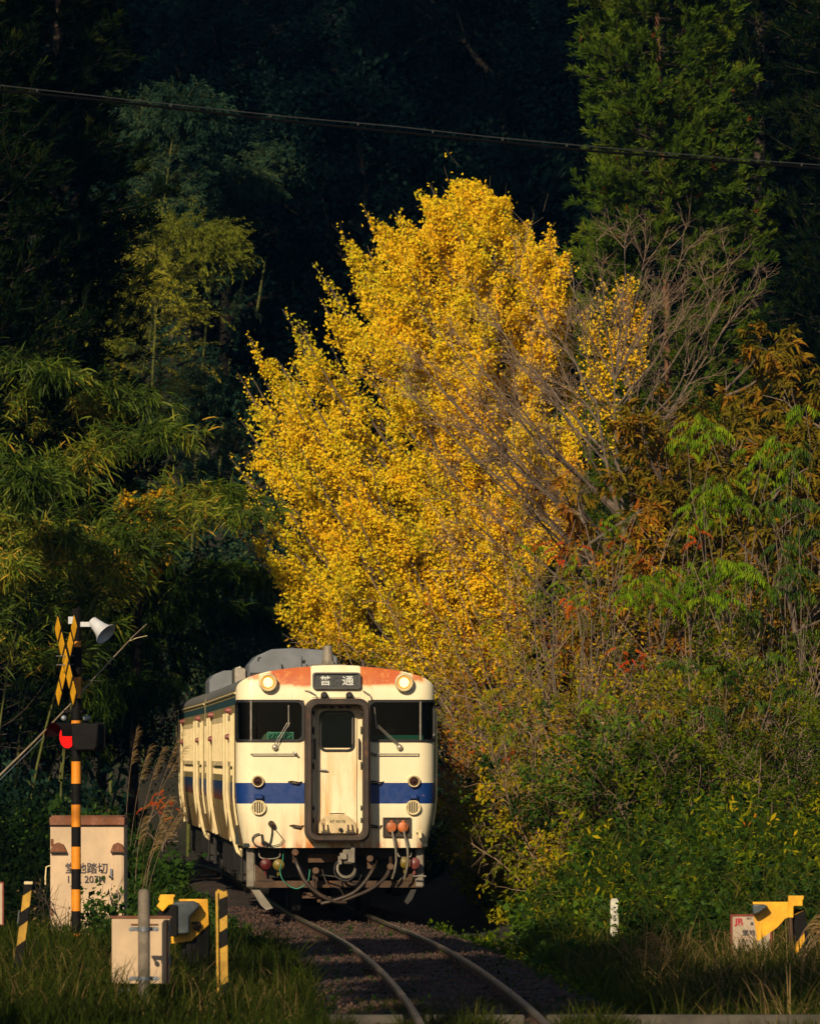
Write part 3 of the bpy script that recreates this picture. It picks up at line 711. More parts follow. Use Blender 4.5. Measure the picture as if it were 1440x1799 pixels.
def hose(pts, r, m, nm='air_hose'):
    P = [Vector(p) for p in pts]; Q = []
    for i in range(len(P) - 1):
        p0, p1, p2, p3 = P[max(0, i - 1)], P[i], P[i + 1], P[min(len(P) - 1, i + 2)]
        for k in range(5):
            u = k / 5; Q.append(.5 * ((2 * p1) + (p2 - p0) * u + (2 * p0 - 5 * p1 + 4 * p2 - p3) * u * u + (3 * p1 - p0 - 3 * p2 + p3) * u ** 3))
    Q.append(P[-1]); return MB().tube(Q, r, 8).build(nm, m, car)
hose([(-.62, .3, .98), (-.60, .05, .86), (-.55, -.05, .72), (-.45, -.08, .52), (-.28, -.08, .36), (-.05, -.08, .24), (.15, -.06, .22)], .030, M_brown)
hose([(.62, .3, .86), (.55, .0, .72), (.42, -.06, .52), (.25, -.08, .36), (.0, -.08, .26), (-.22, -.05, .20)], .028, M_brown)
hose([(.82, .3, .88), (.80, .05, .74), (.72, -.02, .58), (.55, -.06, .44), (.35, -.08, .34), (.1, -.06, .25)], .028, M_brown)
hose([(-.76, .3, 1.0), (-.78, .1, .84), (-.82, .05, .68), (-.76, .0, .52), (-.58, -.02, .42), (-.42, 0, .52), (-.38, .1, .70)], .008, M_tealp, 'control_hose')
hose([(-1.12, .3, 1.0), (-1.12, .15, .90), (-1.06, .12, .86), (-.90, .12, .86), (-.82, .15, .90), (-.82, .3, 1.0)], .011, M_grey, 'guard_rod')
hose([(.92, .3, 1.0), (.92, .15, .92), (.96, .12, .88), (1.08, .12, .88), (1.12, .15, .92), (1.12, .3, 1.0)], .011, M_grey, 'guard_rod')
hose([(-.25, .1, .62), (-.05, .0, .60), (.10, .0, .56), (.30, .02, .50), (.38, .1, .62)], .012, M_dark, 'control_hose')
hose([(-.20, .1, .70), (-.12, .0, .48), (.05, -.02, .42), (.12, .0, .30)], .010, M_brown, 'control_hose')
hose([(-.34, .0, .60), (-.30, -.03, .42), (-.20, -.04, .30)], .012, M_brown, 'control_hose')
for x, z, m in ((-1.03, .78, M_red), (-.84, .77, M_yel), (1.02, .80, M_yel), (1.20 - .04, .79, M_pink)):
    MB().lathe((x, .18, z), (0, -1, 0), [(0, .03), (.06, .035), (.07, .08), (.09, .085), (.11, .06), (.12, .001)], 14).tube([(x, .16, z - .05), (x, .16, z - .16)], .02, 6).build('air_cock', m, car)
for x, z in ((-.60, .93), (.50, .84), (-.30, .66), (.80, .72)):
    MB().lathe((x, .06, z), (0, -1, .3), [(-.05, .035), (.05, .038), (.055, .05), (.09, .05), (.091, .001)], 10).box((x, .1, z - .08), (.07, .05, .10)).build('hose_coupling', M_beam, car)
for k in range(7): MB().box((-.25 + k * .075, -.05 + .02 * (k % 2), .24 + .02 * ((k * 3) % 4)), (.06, .05, .05), bev=.01).build('hose_coupling', M_beam, car)
MB().prism([(-1.24, .40), (-1.12, .40), (-.92, .13), (-1.02, .10), (-1.10, .17)], .10, .16).build('rail_guard', M_grey, car)
MB().prism([(1.20, .40), (1.12, .40), (1.02, .22), (1.07, .18), (1.14, .26)], .30, .36).build('rail_guard', M_dark, car)
MB().tube([(1.14, .12, .60), (1.33, .10, .60)], .012, 6).build('step', M_grey, car)
MB().box((-.35, .2, .30), (.28, .03, .05)).prism([(-.48, .36), (-.22, .36), (-.35, .30)], .15, .18).build('lower_bracket', M_beam, car)

# ---- cab interior
b = MB(); b.box((0, 1.75, 2.2), (2.86, .05, 2.3)); b.box((0, .9, 1.06), (2.7, 1.6, .05)); b.box((.85, .42, 2.40), (.95, .40, .42), bev=.03); b.box((-.90, .42, 2.36), (.85, .40, .40), bev=.03)
b.box((-.47, .9, 2.2), (.05, 1.5, 2.2)); b.box((.5, .9, 2.2), (.05, 1.5, 2.2)); b.build('cab_interior', M_cab, car)
MB().prism([(-1.12, 2.56), (-.78, 2.56), (-.86, 2.67), (-.97, 2.74), (-1.05, 2.68)], .28, .32).build('folded_cloth', M_side, car)
MB().box((.92, .25, 2.635), (.75, .02, .09)).build('desk_hood', M_green, car)
ws_ = MB().box((-.815, .058, 2.665), (.385, .012, .118)).build('one_man_card', M_greenl, car)
MB().box((-.815, .049, 2.665), (.355, .006, .092)).build('card_face', M_green, ws_)
text('lettering', 'ワンマン', .090, (-.815, .040, 2.667), (R(90), 0, 0), M_greenl, ws_, depth=.001, sx=.95, bold=.002)
# driver at the desk, a seated figure behind the viewer's right windscreen
M_skin = simple('skin', (.38, .22, .14), .6, var=.1); M_unif = simple('dark uniform', (.02, .025, .05), .8, var=.2)
drv = thing('person', 'driver in dark uniform and peaked cap seated behind the windscreen with the green desk', 'person', (0, 0, 0))
drv.parent = None
me = bpy.data.meshes.new('figure'); bm_v = [(0, 0, 0), (0, 0, .28), (0, -.01, .50), (0, -.01, .60), (0, -.02, .70), (.20, 0, .50), (.27, -.10, .26), (.20, -.34, .20), (-.20, 0, .50), (-.27, -.10, .26), (-.20, -.34, .20), (.11, -.1, -.02), (.13, -.45, .0), (.13, -.47, -.40), (-.11, -.1, -.02), (-.13, -.45, 0), (-.13, -.47, -.40)]
bm_e = [(0, 1), (1, 2), (2, 3), (3, 4), (2, 5), (5, 6), (6, 7), (2, 8), (8, 9), (9, 10), (0, 11), (11, 12), (12, 13), (0, 14), (14, 15), (15, 16)]
me.from_pydata(bm_v, bm_e, []); fg = bpy.data.objects.new('torso', me); put(fg, drv)
sk = fg.modifiers.new('skin', 'SKIN'); fg.modifiers.new('sub', 'SUBSURF').levels = 1; fg.modifiers['sub'].render_levels = 2
rad = [.16, .15, .12, .055, .06, .065, .05, .035, .065, .05, .035, .09, .07, .05, .09, .07, .05]
for v_, r_ in zip(me.skin_vertices[0].data, rad): v_.radius = (r_, r_ * .8)
me.skin_vertices[0].data[0].use_root = True; me.materials.append(M_unif)
hd = MB(); prof = [(-.13, .001), (-.12, .045), (-.08, .07), (-.02, .082), (.03, .085), (.08, .07), (.11, .035), (.115, .001)]
hd.lathe((0, -.03, .78), (0, 0, 1), prof, 18); hd.tube([(0, -.105, .80), (0, -.135, .765), (0, -.11, .76)], .013, 6)
for s_ in (-1, 1): hd.box((s_ * .088, -.02, .78), (.015, .04, .06)); hd.lathe((s_ * .032, -.105, .80), (0, -1, 0), [(0, .012), (.008, .008), (.009, .001)], 8)
hd.build('head', M_skin, drv)
MB().lathe((0, -.03, .835), (0, .1, 1), [(0, .095), (.04, .098), (.06, .13), (.075, .125), (.085, .001)], 20).prism([(-.075, .0), (.075, 0), (.05, .012), (-.05, .012)], -.07, .0, fn=lambda p: Vector((p.x, p.y - .11, p.z + .845))).build('cap', M_unif, drv)
drv.rotation_euler = (0, 0, YAW); drv.location = car.matrix_basis @ Vector((.80, .78, 1.98))
drv.location = Matrix.Translation((X0, 100, 0)) @ Matrix.Rotation(YAW, 4, 'Z') @ Vector((.82, .95, 1.97))

# ---- roof equipment
def roofbox(root, x0, x1, z1, y0, y1, bl, br, name='roof_unit', m=None):
    zb = 3.45; pol = [(x0, zb), (x1, zb), (x1, z1 - br), (x1 - br * 1.4, z1 - .03), ((x0 + x1) / 2, z1), (x0 + bl * 1.3, z1 - .02), (x0 + bl * .45, z1 - bl * .45), (x0, z1 - bl)]
    return MB().prism(pol, y0, y1).build(name, m or M_unit, root, angle=25, bevel=.02)
u = roofbox(car, -1.10, .28, 4.06, 6.2, 8.6, .27, .14)
for x0_, x1_ in ((-.62, -.28), (-.23, .12)):
    d = MB().box(((x0_ + x1_) / 2, 6.185, 3.80), (x1_ - x0_, .03, .28)).build('access_door', M_unit, u, bevel=.006)
    MB().tube([(x0_ + .03, 6.165, 3.80), (x0_ + .03, 6.12, 3.79), (x0_ + .03, 6.12, 3.71), (x0_ + .03, 6.165, 3.70)], .009, 6).build('handle', M_dark, d)
for z in (3.86, 3.74): MB().box((-.255, 6.16, z), (.05, .03, .03)).build('hinge', M_dark, u)
MB().tube([(-.92, 6.25, 3.80), (-.96, 6.2, 3.86), (-.95, 6.2, 3.90), (-.88, 6.22, 3.93)], .012, 6).build('grab_iron', M_dark, u)
roofbox(car, -1.30, -1.12, 3.80, 7.2, 8.8, .06, .05, 'roof_ventilator', M_chrome)
MB().box((-1.0, 5.2, 3.60), (.22, .3, .12)).build('roof_ventilator', M_dark, car)
roofbox(car2, -1.3, .2, 3.95, 3.0, 5.5, .2, .12)
ex = MB(); ex.lathe((0, 1.4, 3.70), (0, 0, 1), [(0, .10), (.02, .10), (.03, .085), (.27, .065), (.275, .05), (.25, .04)], 20)
ex = ex.build('exhaust_stack', M_grey, car); ex.location = (-.06, 0, .045)
MB().box((-.05, 1.4, 3.725), (.50, .5, .02)).build('stack_plate', M_grey, car)
for k in range(8): a = k * math.pi / 4; MB().tube([(.10 * math.cos(a), 1.4 + .10 * math.sin(a), 3.69), (.10 * math.cos(a), 1.4 + .10 * math.sin(a), 3.735)], .010, 6).build('bolt', M_chrome, ex)
MB().tube([(-.28, 1.3, 3.72), (-.22, 1.2, 3.72), (-.2, 1.15, 3.66)], .015, 6).build('roof_cable', M_dark, car)
MB().lathe((.46, 1.2, 3.68), (0, 0, 1), [(0, .07), (.015, .07), (.02, .045), (.06, .04), (.08, .025), (.12, .02), (.13, .001)], 14).build('antenna', M_brown, car)

# ---------------------------------------------------------------- level crossing equipment
M_ry = simple('road yellow paint', (.88, .44, .010), .45, var=.25, scale=4, rust=.15)
M_oy = simple('orange yellow paint', (.80, .27, .012), .42, var=.25, scale=4, rust=.2)
M_my = simple('machine yellow paint', (.86, .42, .012), .45, var=.3, scale=5, rust=.35)
M_ygr = simple('old yellow paint', (.50, .28, .02), .6, var=.4, scale=6, rust=.5)
M_blk = simple('black paint', (.005, .004, .004), .75, var=.3, spec=.2)
M_cabt = simple('beige cabinet paint', (.58, .42, .27), .55, var=.22, scale=2.0, rust=.45)
M_cabr = simple('rusty cabinet lid', (.22, .09, .05), .8, var=.5, scale=6, rust=1.0)
M_spk = simple('pale grey enamel', (.55, .56, .60), .4, var=.12)
M_postc = simple('weathered grey post', (.17, .14, .11), .85, var=.45, scale=6, bump=.5)
M_galv = simple('galvanised clamp', (.20, .22, .26), .45, .5, var=.3)
M_redled = emit('lit red lamp', (1.0, .012, .008), 1.5)
M_ink = simple('dark ink', (.035, .03, .05), .6, var=.1)
M_signw = simple('grimy sign white', (.46, .36, .26), .5, var=.2, scale=3)
M_signr = simple('sign red edge', (.22, .03, .015), .6, var=.3); M_signred = simple('sign red print', (.40, .012, .03), .5, var=.1)
M_bglass = simple('blue grey hood', (.06, .075, .085), .35, var=.2)

# flashing signal with crossbuck and horn
Y = 85.0; k = Y / FPX
def V3(px, py, dy=0.0): return Vector(((px - 133.7) * k, dy, CH - (py - HZ) * k))
ws = thing('crossing_signal', 'yellow and black banded crossing signal post with crossbuck, lit red lamp and horn', 'crossing signal', ((133.7 - 720) * k, Y, 0))
bands = [1073, 1127, 1151, 1190, 1227, 1266, 1305, 1338, 1377, 1414, 1453, 1488, 1527, 1563, 1601, 1640, 1668]
b = MB()
for i in range(len(bands) - 1):
    z0, z1 = V3(0, bands[i + 1]).z, V3(0, bands[i]).z
    b.lathe((0, 0, z0), (0, 0, 1), [(0, .060), (z1 - z0, .060)], 20, m=0 if i % 2 == 1 else 1)
b.lathe((0, 0, V3(0, 1073).z), (0, 0, 1), [(0, .066), (.02, .05), (.03, .001)], 20, m=1)
b.build('post', [M_oy, M_blk], ws)
MB().lathe((0, 0, V3(0, 1668).z - .25), (0, 0, 1), [(0, .14), (.22, .14), (.24, .065)], 16).build('post_base', M_conc, ws)
# crossbuck, turned well to one side
cbz = V3(0, 1161).z
cb = bpy.data.objects.new('crossbuck', None); put(cb, ws); cb.location = (-.115, -.10, cbz); cb.rotation_euler = (0, 0, R(-73.5))
for s_ in (-1, 1):
    M3 = Matrix.Rotation(R(45) * s_, 3, 'Y'); dy = -.006 * s_
    bd = MB(); bd.box((0, dy, 0), (1.46, .010, .235), rot=None); bd.v = [tuple(M3 @ Vector(p)) for p in bd.v]; bd = bd.build('crossbuck_board', M_blk, cb, smooth=False)
    for q in (-2, -1, 0, 1, 2):
        if q == 0 and s_ == -1: continue
        d = MB(); d.box((q * .288, dy - .009 * 1, 0), (.212, .006, .212)); d.v = [tuple(M3 @ Vector(p)) for p in d.v]; d.build('yellow_square', M_ry, bd, smooth=False)
for z in (cbz + .055, cbz - .055): MB().tube([(-.24, -.16, z), (.05, -.03, z + .01)], .009, 6).build('clamp', M_galv, ws)
MB().lathe((0, 0, cbz - .17), (0, 0, 1), [(0, .075), (.34, .075)], 16, cap0=True, cap1=True).build('clamp_sleeve', M_blk, ws)
# horn
hp = V3(148, 1097)
MB().box((.08, .0, V3(0, 1097).z), (.26, .05, .06)).box((-.05, 0, V3(0, 1090).z), (.09, .12, .09)).build('horn_bracket', M_spk, ws)
a, c2 = V3(164, 1093), V3(187, 1115); ax = (c2 - a); ax.y = -.10
hn = MB().lathe(a, ax, [(-.02, .02), (-.02, .062), (.03, .070), (.12, .088), (.19, .105), (.235, .135), (.245, .150), (.238, .150), (.21, .12), (.12, .085), (.02, .06)], 26).build('horn', M_spk, ws)
MB().lathe(a, ax, [(.01, .055), (.05, .06), (.11, .05), (.14, .02), (.145, .001)], 18).build('horn_throat', M_blk, hn)
MB().tube([V3(140, 1105), V3(150, 1125), V3(158, 1118), V3(160, 1102)], .006, 6).build('horn_cable', M_blk, ws)
MB().tube([V3(128, 1082, .05), V3(128, 1074, .05), V3(138, 1068, .05), V3(141, 1075, .05)], .012, 6).build('lifting_hook', M_blk, ws)
# lamps either side
MB().tube([V3(112, 1251), V3(154, 1251)], .028, 10).build('lamp_crossbar', M_blk, ws)
for px in (112, 151, 155): MB().lathe(V3(px, 1262, -.03), (0, -1, .2), [(-.03, .03), (.02, .034), (.03, .02), (.031, .001)], 12).build('clamp_bolt', M_galv, ws)
lc = V3(118.5, 1294, .03); la = Vector((-.72, -.69, 0))
lm = MB().lathe(lc - la * .1, la, [(0, .02), (0, .17), (.10, .17), (.10, .150)], 28).build('warning_lamp', M_blk, ws)
MB().lathe(lc + la * .006, la, [(0, .148), (.012, .10), (.016, .001)], 28).build('lens', M_redled, lm)
pm = MB(); Rq = la.to_track_quat('-Y', 'Z').to_matrix()
for i in range(-4, 5):
    for j in range(-4, 5):
        if (i * i + j * j) < 17 and (i + j) % 2 == 0: pm.box(lc + la * .022 + Rq @ Vector((i * .030, 0, j * .030)), (.012, .006, .012), rot=Rq)
tag(pm.build('lens_dots', M_blk, lm, smooth=False), kind='stuff')
hd_ = MB()
for q in range(13):
    an = math.pi * q / 12; p0 = lc + Rq @ Vector((.172 * math.cos(an), 0, .172 * math.sin(an)))
    hd_.v += [tuple(p0), tuple(p0 + la * (.24))]
    if q: n_ = len(hd_.v); hd_.f.append((n_ - 4, n_ - 3, n_ - 1, n_ - 2)); hd_.m.append(0)
hd_.build('lamp_hood', M_blk, lm)
rc = V3(160, 1295, -.02); ra = Vector((.30, .95, 0)); Rr = ra.to_track_quat('-Y', 'Z').to_matrix()
lm2 = MB().prism(rrect(-.19, .19, -.18, .18, .06, 4), -.02, .02, fn=lambda p: rc + Rr @ p).build('lamp_backboard', M_blk, ws)
MB().prism([(-.18, .17), (.18, .17), (.17, -.12), (.13, -.17), (-.13, -.17), (-.17, -.12)], .02, .24, fn=lambda p: rc + Rr @ p).build('lamp_housing', M_blk, lm2, bevel=.02)

# relay cabinet
Y = 88.0; k = Y / FPX
ca = thing('relay_cabinet', 'tall beige relay cabinet with rusty lid and dark lettering behind the banded signal post', 'cabinet', ((153 - 720) * k, Y, 0), R(-2))
zt, zb = CH - (1450 - HZ) * k, -.15
b = MB(); b.box((0, .30, (zt + zb) / 2), (.955, .60, zt - zb)); b.build('body', M_cabt, ca, bevel=.008)
b = MB(); b.box((0, .30, zt + .05), (.975, .64, .105)); b.box((0, .30, zt + .112), (.93, .58, .02)); b.build('lid', M_cabr, ca, bevel=.01)
MB().box((0, -.006, zt - .012), (.95, .012, .014)).build('lid_seam', M_blk, ca)
for x, w_ in ((-.37, .22), (.40, .19)):
    z = CH - (1489 - HZ) * k; q = MB(); q.prism([(-.5, 0), (.5, 0), (.3, .75), (.0, .95), (-.3, .75)], -.5, .5, fn=lambda p, x=x, w_=w_, z=z: Vector((x + p.x * w_, -.02 + p.y * .12, z + p.z * .13 - .06)))
    q = q.build('vent_hood', M_cabr, ca, bevel=.004); MB().box((x, -.02, z - .066), (w_ * .95, .10, .012)).build('vent_edge', M_dark, q)
MB().box((.350, -.004, (zt + zb) / 2 - .12), (.012, .012, 1.2)).build('door_seam', M_cabr, ca)
MB().box((.40, -.006, .62), (.11, .014, 1.05)).build('corner_strip', M_cabt, ca, bevel=.004)
tx = lambda s_, px, py, sz, sx=1.0: text('lettering', s_, sz, ((px - 153) * k, -.012, CH - (py - HZ) * k), (R(90), 0, 0), M_ink, ca, depth=.001, sx=sx, bold=.001)
tx('堂地踏切', 152, 1527, .150, .93); tx('11K 207M', 151, 1546, .128, .95)
MB().tube([(-.48, .1, .95), (-.54, .1, .93), (-.55, .1, .80), (-.55, .1, .70)], .010, 6).build('wall_pipe', M_pipe, ca)
# small cabinet on a grey post
Y = 67.5; k = Y / FPX
sb = thing('junction_box', 'small beige steel box with rusty top corners clamped behind a round grey post', 'junction box', ((247.5 - 720) * k, Y, 0), R(3))
z0, z1 = CH - (1729 - HZ) * k, CH - (1613 - HZ) * k; W_ = .575
MB().box((0, .13, (z0 + z1) / 2), (W_, .24, z1 - z0)).build('body', M_cabt, sb, bevel=.006)
MB().box((0, .13, z1 + .006), (W_ + .03, .27, .018)).build('lid', M_cabr, sb)
MB().box((.262, .004, (z0 + z1) / 2 - .01), (.018, .02, z1 - z0 - .03)).build('hinge_strip', M_cabr, sb)
for x in (-.05, .12): MB().box((x, -.0, z1 - .065), (.10, .012, .012)).build('latch_slot', M_cabr, sb)
po = thing('concrete_post', 'round weathered grey post standing in front of the small beige box', 'post', ((253 - 720) * 66.9 / FPX, 66.9, 0), 0); k2 = 66.9 / FPX
MB().lathe((0, 0, -.4), (0, 0, 1), [(0, .060), (CH - (1568 - HZ) * k2 + .4, .058), (CH - (1563 - HZ) * k2 + .4, .045), (CH - (1562 - HZ) * k2 + .4, .001)], 20).build('shaft', M_postc, po)
for py in (1633, 1720):
    z = CH - (py - HZ) * k2; q = MB(); q.lathe((0, 0, z - .022), (0, 0, 1), [(0, .066), (.044, .066)], 20); q.box((0, .06, z), (.24, .012, .04))
    for x in (-.125, .125): q.lathe((x, -.02, z), (0, -1, 0), [(-.10, .012), (.02, .012), (.02, .024), (.045, .024), (.046, .001)], 8)
    q.build('clamp', M_galv, po)

# fittings on the cabinets
MB().box((.315, -.02, .86), (.03, .03, .10), bev=.006).lathe((.315, -.03, .80), (0, -1, 0), [(0, .018), (.02, .018), (.021, .001)], 10).build('door_handle', M_galv, ca)
for z in (.35, 1.25): MB().box((-.455, -.01, z), (.03, .02, .09)).build('hinge', M_cabr, ca)
for z in (.30, .62): MB().tube([(.285, -.01, z), (.285, -.01, z + .07)], .012, 8).build('hinge', M_galv, sb)
MB().tube([(-.20, .10, z0 + .01), (-.20, .10, z0 - .12), (-.18, .12, z0 - .5)], .018, 8).tube([(-.12, .12, z0 + .01), (-.12, .12, z0 - .5)], .014, 8).build('conduit', M_galv, sb)

# striped edge posts
def striped(px0, py0, px1, py1, w_, Y, label, stripes):
    k = Y / FPX; root = thing('striped_post', label, 'marker post', ((px1 - 720) * k, Y, CH - (py1 - HZ) * k))
    dx, H = (px0 - px1) * k, (py1 - py0) * k; sh = lambda p: Vector((p.x + dx * p.z / H, p.y, p.z))
    MB().prism([(-w_ / 2, -.35), (w_ / 2, -.35), (w_ / 2, H), (-w_ / 2, H)], -.03, .03, fn=sh).build('shaft', M_blk, root, smooth=False, bevel=.004)
    for (a, c_, s_) in stripes:
        MB().prism([(-w_ / 2 + .002, H - a), (w_ / 2 - .002, H - a + s_), (w_ / 2 - .002, H - c_ + s_), (-w_ / 2 + .002, H - c_)], -.034, -.031, fn=sh).build('yellow_stripe', M_ygr, root, smooth=False)
    return root, sh, H
r_, sh, H = striped(50, 1553, 36, 1668, .088, 72, 'leaning black and yellow post at the far side of the tall beige cabinet', [(.13, .30, .062), (.46, .66, .066)])
MB().box((.09 * 1.0 - .005, 0, H + .008), (.09, .07, .03)).build('cap', M_pipe, r_, bevel=.004)
q = MB(); q.tube([sh(Vector((-.06, -.05, H - .28))), sh(Vector((-.06, -.05, H - .42)))], .006, 6); q.build('wire_hook', M_galv, r_)
r_, sh, H = striped(392, 1570, 394, 1735, .082, 70, 'upright black and yellow striped post beside the yellow barrier machine near the train', [(.0, .06, .03), (.27, .40, .05), (.57, .95, .04)])
MB().prism([(-.078, -.3), (-.055, -.3), (-.055, H + .02), (-.078, H + .02)], -.035, .05, fn=sh).build('flange', M_ygr, r_, smooth=False)
MB().prism([(-.07, H + .012), (.045, H - .03), (.045, H), (-.055, H + .045)], -.03, .05, fn=sh).build('cap', M_ygr, r_, smooth=False)

# barrier machines
Y = 79.0; k = Y / FPX
def PXZ(px, py, ox): return ((px - ox) * k, CH - (py - HZ) * k)
bm_ = thing('barrier_machine', 'yellow barrier machine with blue grey motor hood behind the small beige box', 'barrier machine', ((335 - 720) * k, Y, 0), 0, 'barrier machines of the crossing')
pp = lambda L: [PXZ(x, y, 335) for x, y in L]
MB().prism(pp([(315, 1580), (365, 1580), (367, 1625), (336, 1654), (300, 1659), (300, 1640)]), 0, .05).build('counterweight_plate', M_my, bm_, smooth=False, bevel=.006)
hdm = MB().prism(pp([(306, 1584), (340, 1583), (352, 1588), (351, 1594), (334, 1611), (334, 1640), (302, 1642), (302, 1600)]), -.22, -.02).build('motor_hood', M_bglass, bm_, bevel=.02)
MB().prism(pp([(299, 1590), (313, 1590), (313, 1645), (299, 1645)]), -.26, -.1).build('hood_end', M_blk, hdm, bevel=.01)
q = MB(); q.tube([Vector(((x - 335) * k, -.06, CH - (y - HZ) * k)) for x, y in ((337, 1622), (345, 1621), (352, 1622), (353, 1630), (348, 1634), (343, 1630))], .014, 8); q.lathe(Vector(((345 - 335) * k, -.03, CH - (1629 - HZ) * k)), (0, -1, 0), [(-.03, .035), (.03, .035), (.04, .02), (.041, .001)], 12); q.build('crank', M_blk, bm_)
MB().prism(pp([(282, 1572), (308, 1572), (307, 1577), (305, 1577), (305, 1589), (297, 1590), (286, 1602), (275, 1592), (281, 1584), (278, 1581)]), -.05, .06).build('arm_holder', M_my, bm_, smooth=False, bevel=.006)
MB().prism(pp([(276, 1602), (306, 1590), (306, 1612), (276, 1614)]), .02, .10).build('arm_socket', M_blk, bm_, smooth=False)
MB().box((.05, .10, .15), (.34, .16, .75), bev=.02).build('machine_case', M_blk, bm_)
Y = 77.0; k = Y / FPX
bn = thing('barrier_machine', 'orange yellow barrier machine half hidden in dry grass beside the bordered notice', 'barrier machine', ((1365 - 720) * k, Y, 0), 0, 'barrier machines of the crossing')
pp = lambda L: [PXZ(x, y, 1365) for x, y in L]
MB().prism(pp([(1322, 1585), (1386, 1585), (1386, 1612), (1412, 1600), (1378, 1615), (1366, 1629), (1330, 1655), (1324, 1612)]), 0, .05).build('counterweight_plate', M_my, bn, smooth=False, bevel=.006)
MB().prism(pp([(1321, 1589), (1341, 1589), (1348, 1592), (1342, 1597), (1328, 1606), (1321, 1607)]), -.16, -.01).build('motor_hood', M_bglass, bn, bevel=.015)
MB().prism(pp([(1384, 1574), (1411, 1574), (1411, 1580), (1409, 1581), (1409, 1592), (1393, 1592), (1393, 1612), (1388, 1615), (1384, 1611)]), -.06, .05).build('arm_holder', M_my, bn, smooth=False, bevel=.006)
MB().prism(pp([(1386, 1614), (1414, 1600), (1420, 1660), (1384, 1660)]), .0, .12).build('machine_case', M_blk, bn, smooth=False)
MB().prism(pp([(1393, 1668), (1400, 1655), (1412, 1640), (1413, 1652), (1400, 1676), (1393, 1680)]), -.04, .0).build('foot_lug', M_my, bn, smooth=False)
MB().tube([Vector(((1388 - 1365) * k, -.05, CH - (1612 - HZ) * k)), Vector(((1394 - 1365) * k, -.05, -.2))], .02, 8).build('support_leg', M_beam, bn)

# notice board with the railway's telephone number
Y = 79.5; k = Y / FPX; nb = thing('notice_board', 'white notice with red letters and brown border standing in the grass on the right bank', 'sign', ((1319 - 720) * k, Y, CH - (1646 - HZ) * k), R(1))
W_, H_ = 70 * k, 75 * k
MB().box((0, 0, 0), (W_, .02, H_)).build('board', M_signw, nb)
MB().ring([(-W_ / 2 - .01, -H_ / 2 - .01), (W_ / 2 + .01, -H_ / 2 - .01), (W_ / 2 + .01, H_ / 2 + .01), (-W_ / 2 - .01, H_ / 2 + .01)], [(-W_ / 2 + .012, -H_ / 2 + .012), (W_ / 2 - .012, -H_ / 2 + .012), (W_ / 2 - .012, H_ / 2 - .012), (-W_ / 2 + .012, H_ / 2 - .012)], -.018, .02).build('border', M_signr, nb)
def nt_(s_, px, py, sz, m, sx=1.0, al='LEFT', bold=.0): text('lettering', s_, sz, ((px - 1319) * k, -.013, -(py - 1646) * k), (R(90), 0, 0), m, nb, depth=.0008, sx=sx, align=al, bold=bold)
nt_('JR', 1291, 1619.5, .095, M_signred, 1.15, bold=.004); nt_('JR九州', 1291.5, 1626, .026, M_signred, 1.1); nt_('踏切', 1311, 1614.5, .030, M_ink); nt_('長', 1317, 1624, .042, M_ink, bold=.001)
nt_('堂', 1303, 1640, .075, M_ink, bold=.002); nt_('地', 1315, 1640, .075, M_ink, bold=.002)
nt_('緊急の', 1303, 1653.5, .040, M_ink); nt_('下記まで', 1298, 1659.5, .042, M_ink); nt_('てください', 1304, 1665.5, .040, M_ink); nt_('0120-', 1304, 1674, .062, M_ink, 1.05)
for y in (1648, 1654.5): MB().box(((1303 - 1319) * k, -.0115, -(y - 1646) * k), (.20 if y < 1650 else .06, .002, .003)).build('rule_line', M_signred, nb)
MB().lathe(((1295.5 - 1319) * k, -.010, -(1672.5 - 1646) * k), (0, -1, 0), [(.001, .028), (.003, .028), (.0031, .001)], 20).build('green_emblem', M_tealp, nb)
for x in (-.12, .14): MB().tube([(x, .03, -1.0), (x, .03, H_ / 2 - .03)], .018, 8).build('leg', M_beam, nb)
Y = 72.5; k = Y / FPX; nb2 = thing('notice_board', 'pale notice cut by the picture edge left of the leaning striped post', 'sign', ((-28 - 720) * k, Y, CH - (1588 - HZ) * k))
MB().box((0, 0, 0), (66 * k, .02, 73 * k)).build('board', M_signw, nb2); MB().ring([(-34.5 * k, -38 * k), (34.5 * k, -38 * k), (34.5 * k, 38 * k), (-34.5 * k, 38 * k)], [(-32 * k, -36 * k), (32 * k, -36 * k), (32 * k, 36 * k), (-32 * k, 36 * k)], -.016, .02).build('border', M_signr, nb2)
for x in (-.12, .12): MB().tube([(x, .03, -.9), (x, .03, .15)], .018, 8).build('leg', M_beam, nb2)

# white kilometre marker in the right bank
p = at(1079, 1622, 88); mk = thing('boundary_marker', 'small white concrete marker sunk in greenery on the right bank', 'marker', p)
MB().box((0, 0, -.11), (.105, .10, .80), bev=.0).prism([(-.0525, .29), (.0525, .29), (.03, .315), (-.03, .315)], -.05, .05).build('block', simple('white marker paint', (.62, .60, .50), .7, var=.35, scale=14), mk, smooth=False, bevel=.006)
for q in range(4): MB().box((.005 * (q % 2), -.052, .20 - .055 * q), (.030, .004, .022)).build('painted_mark', M_ink, mk)

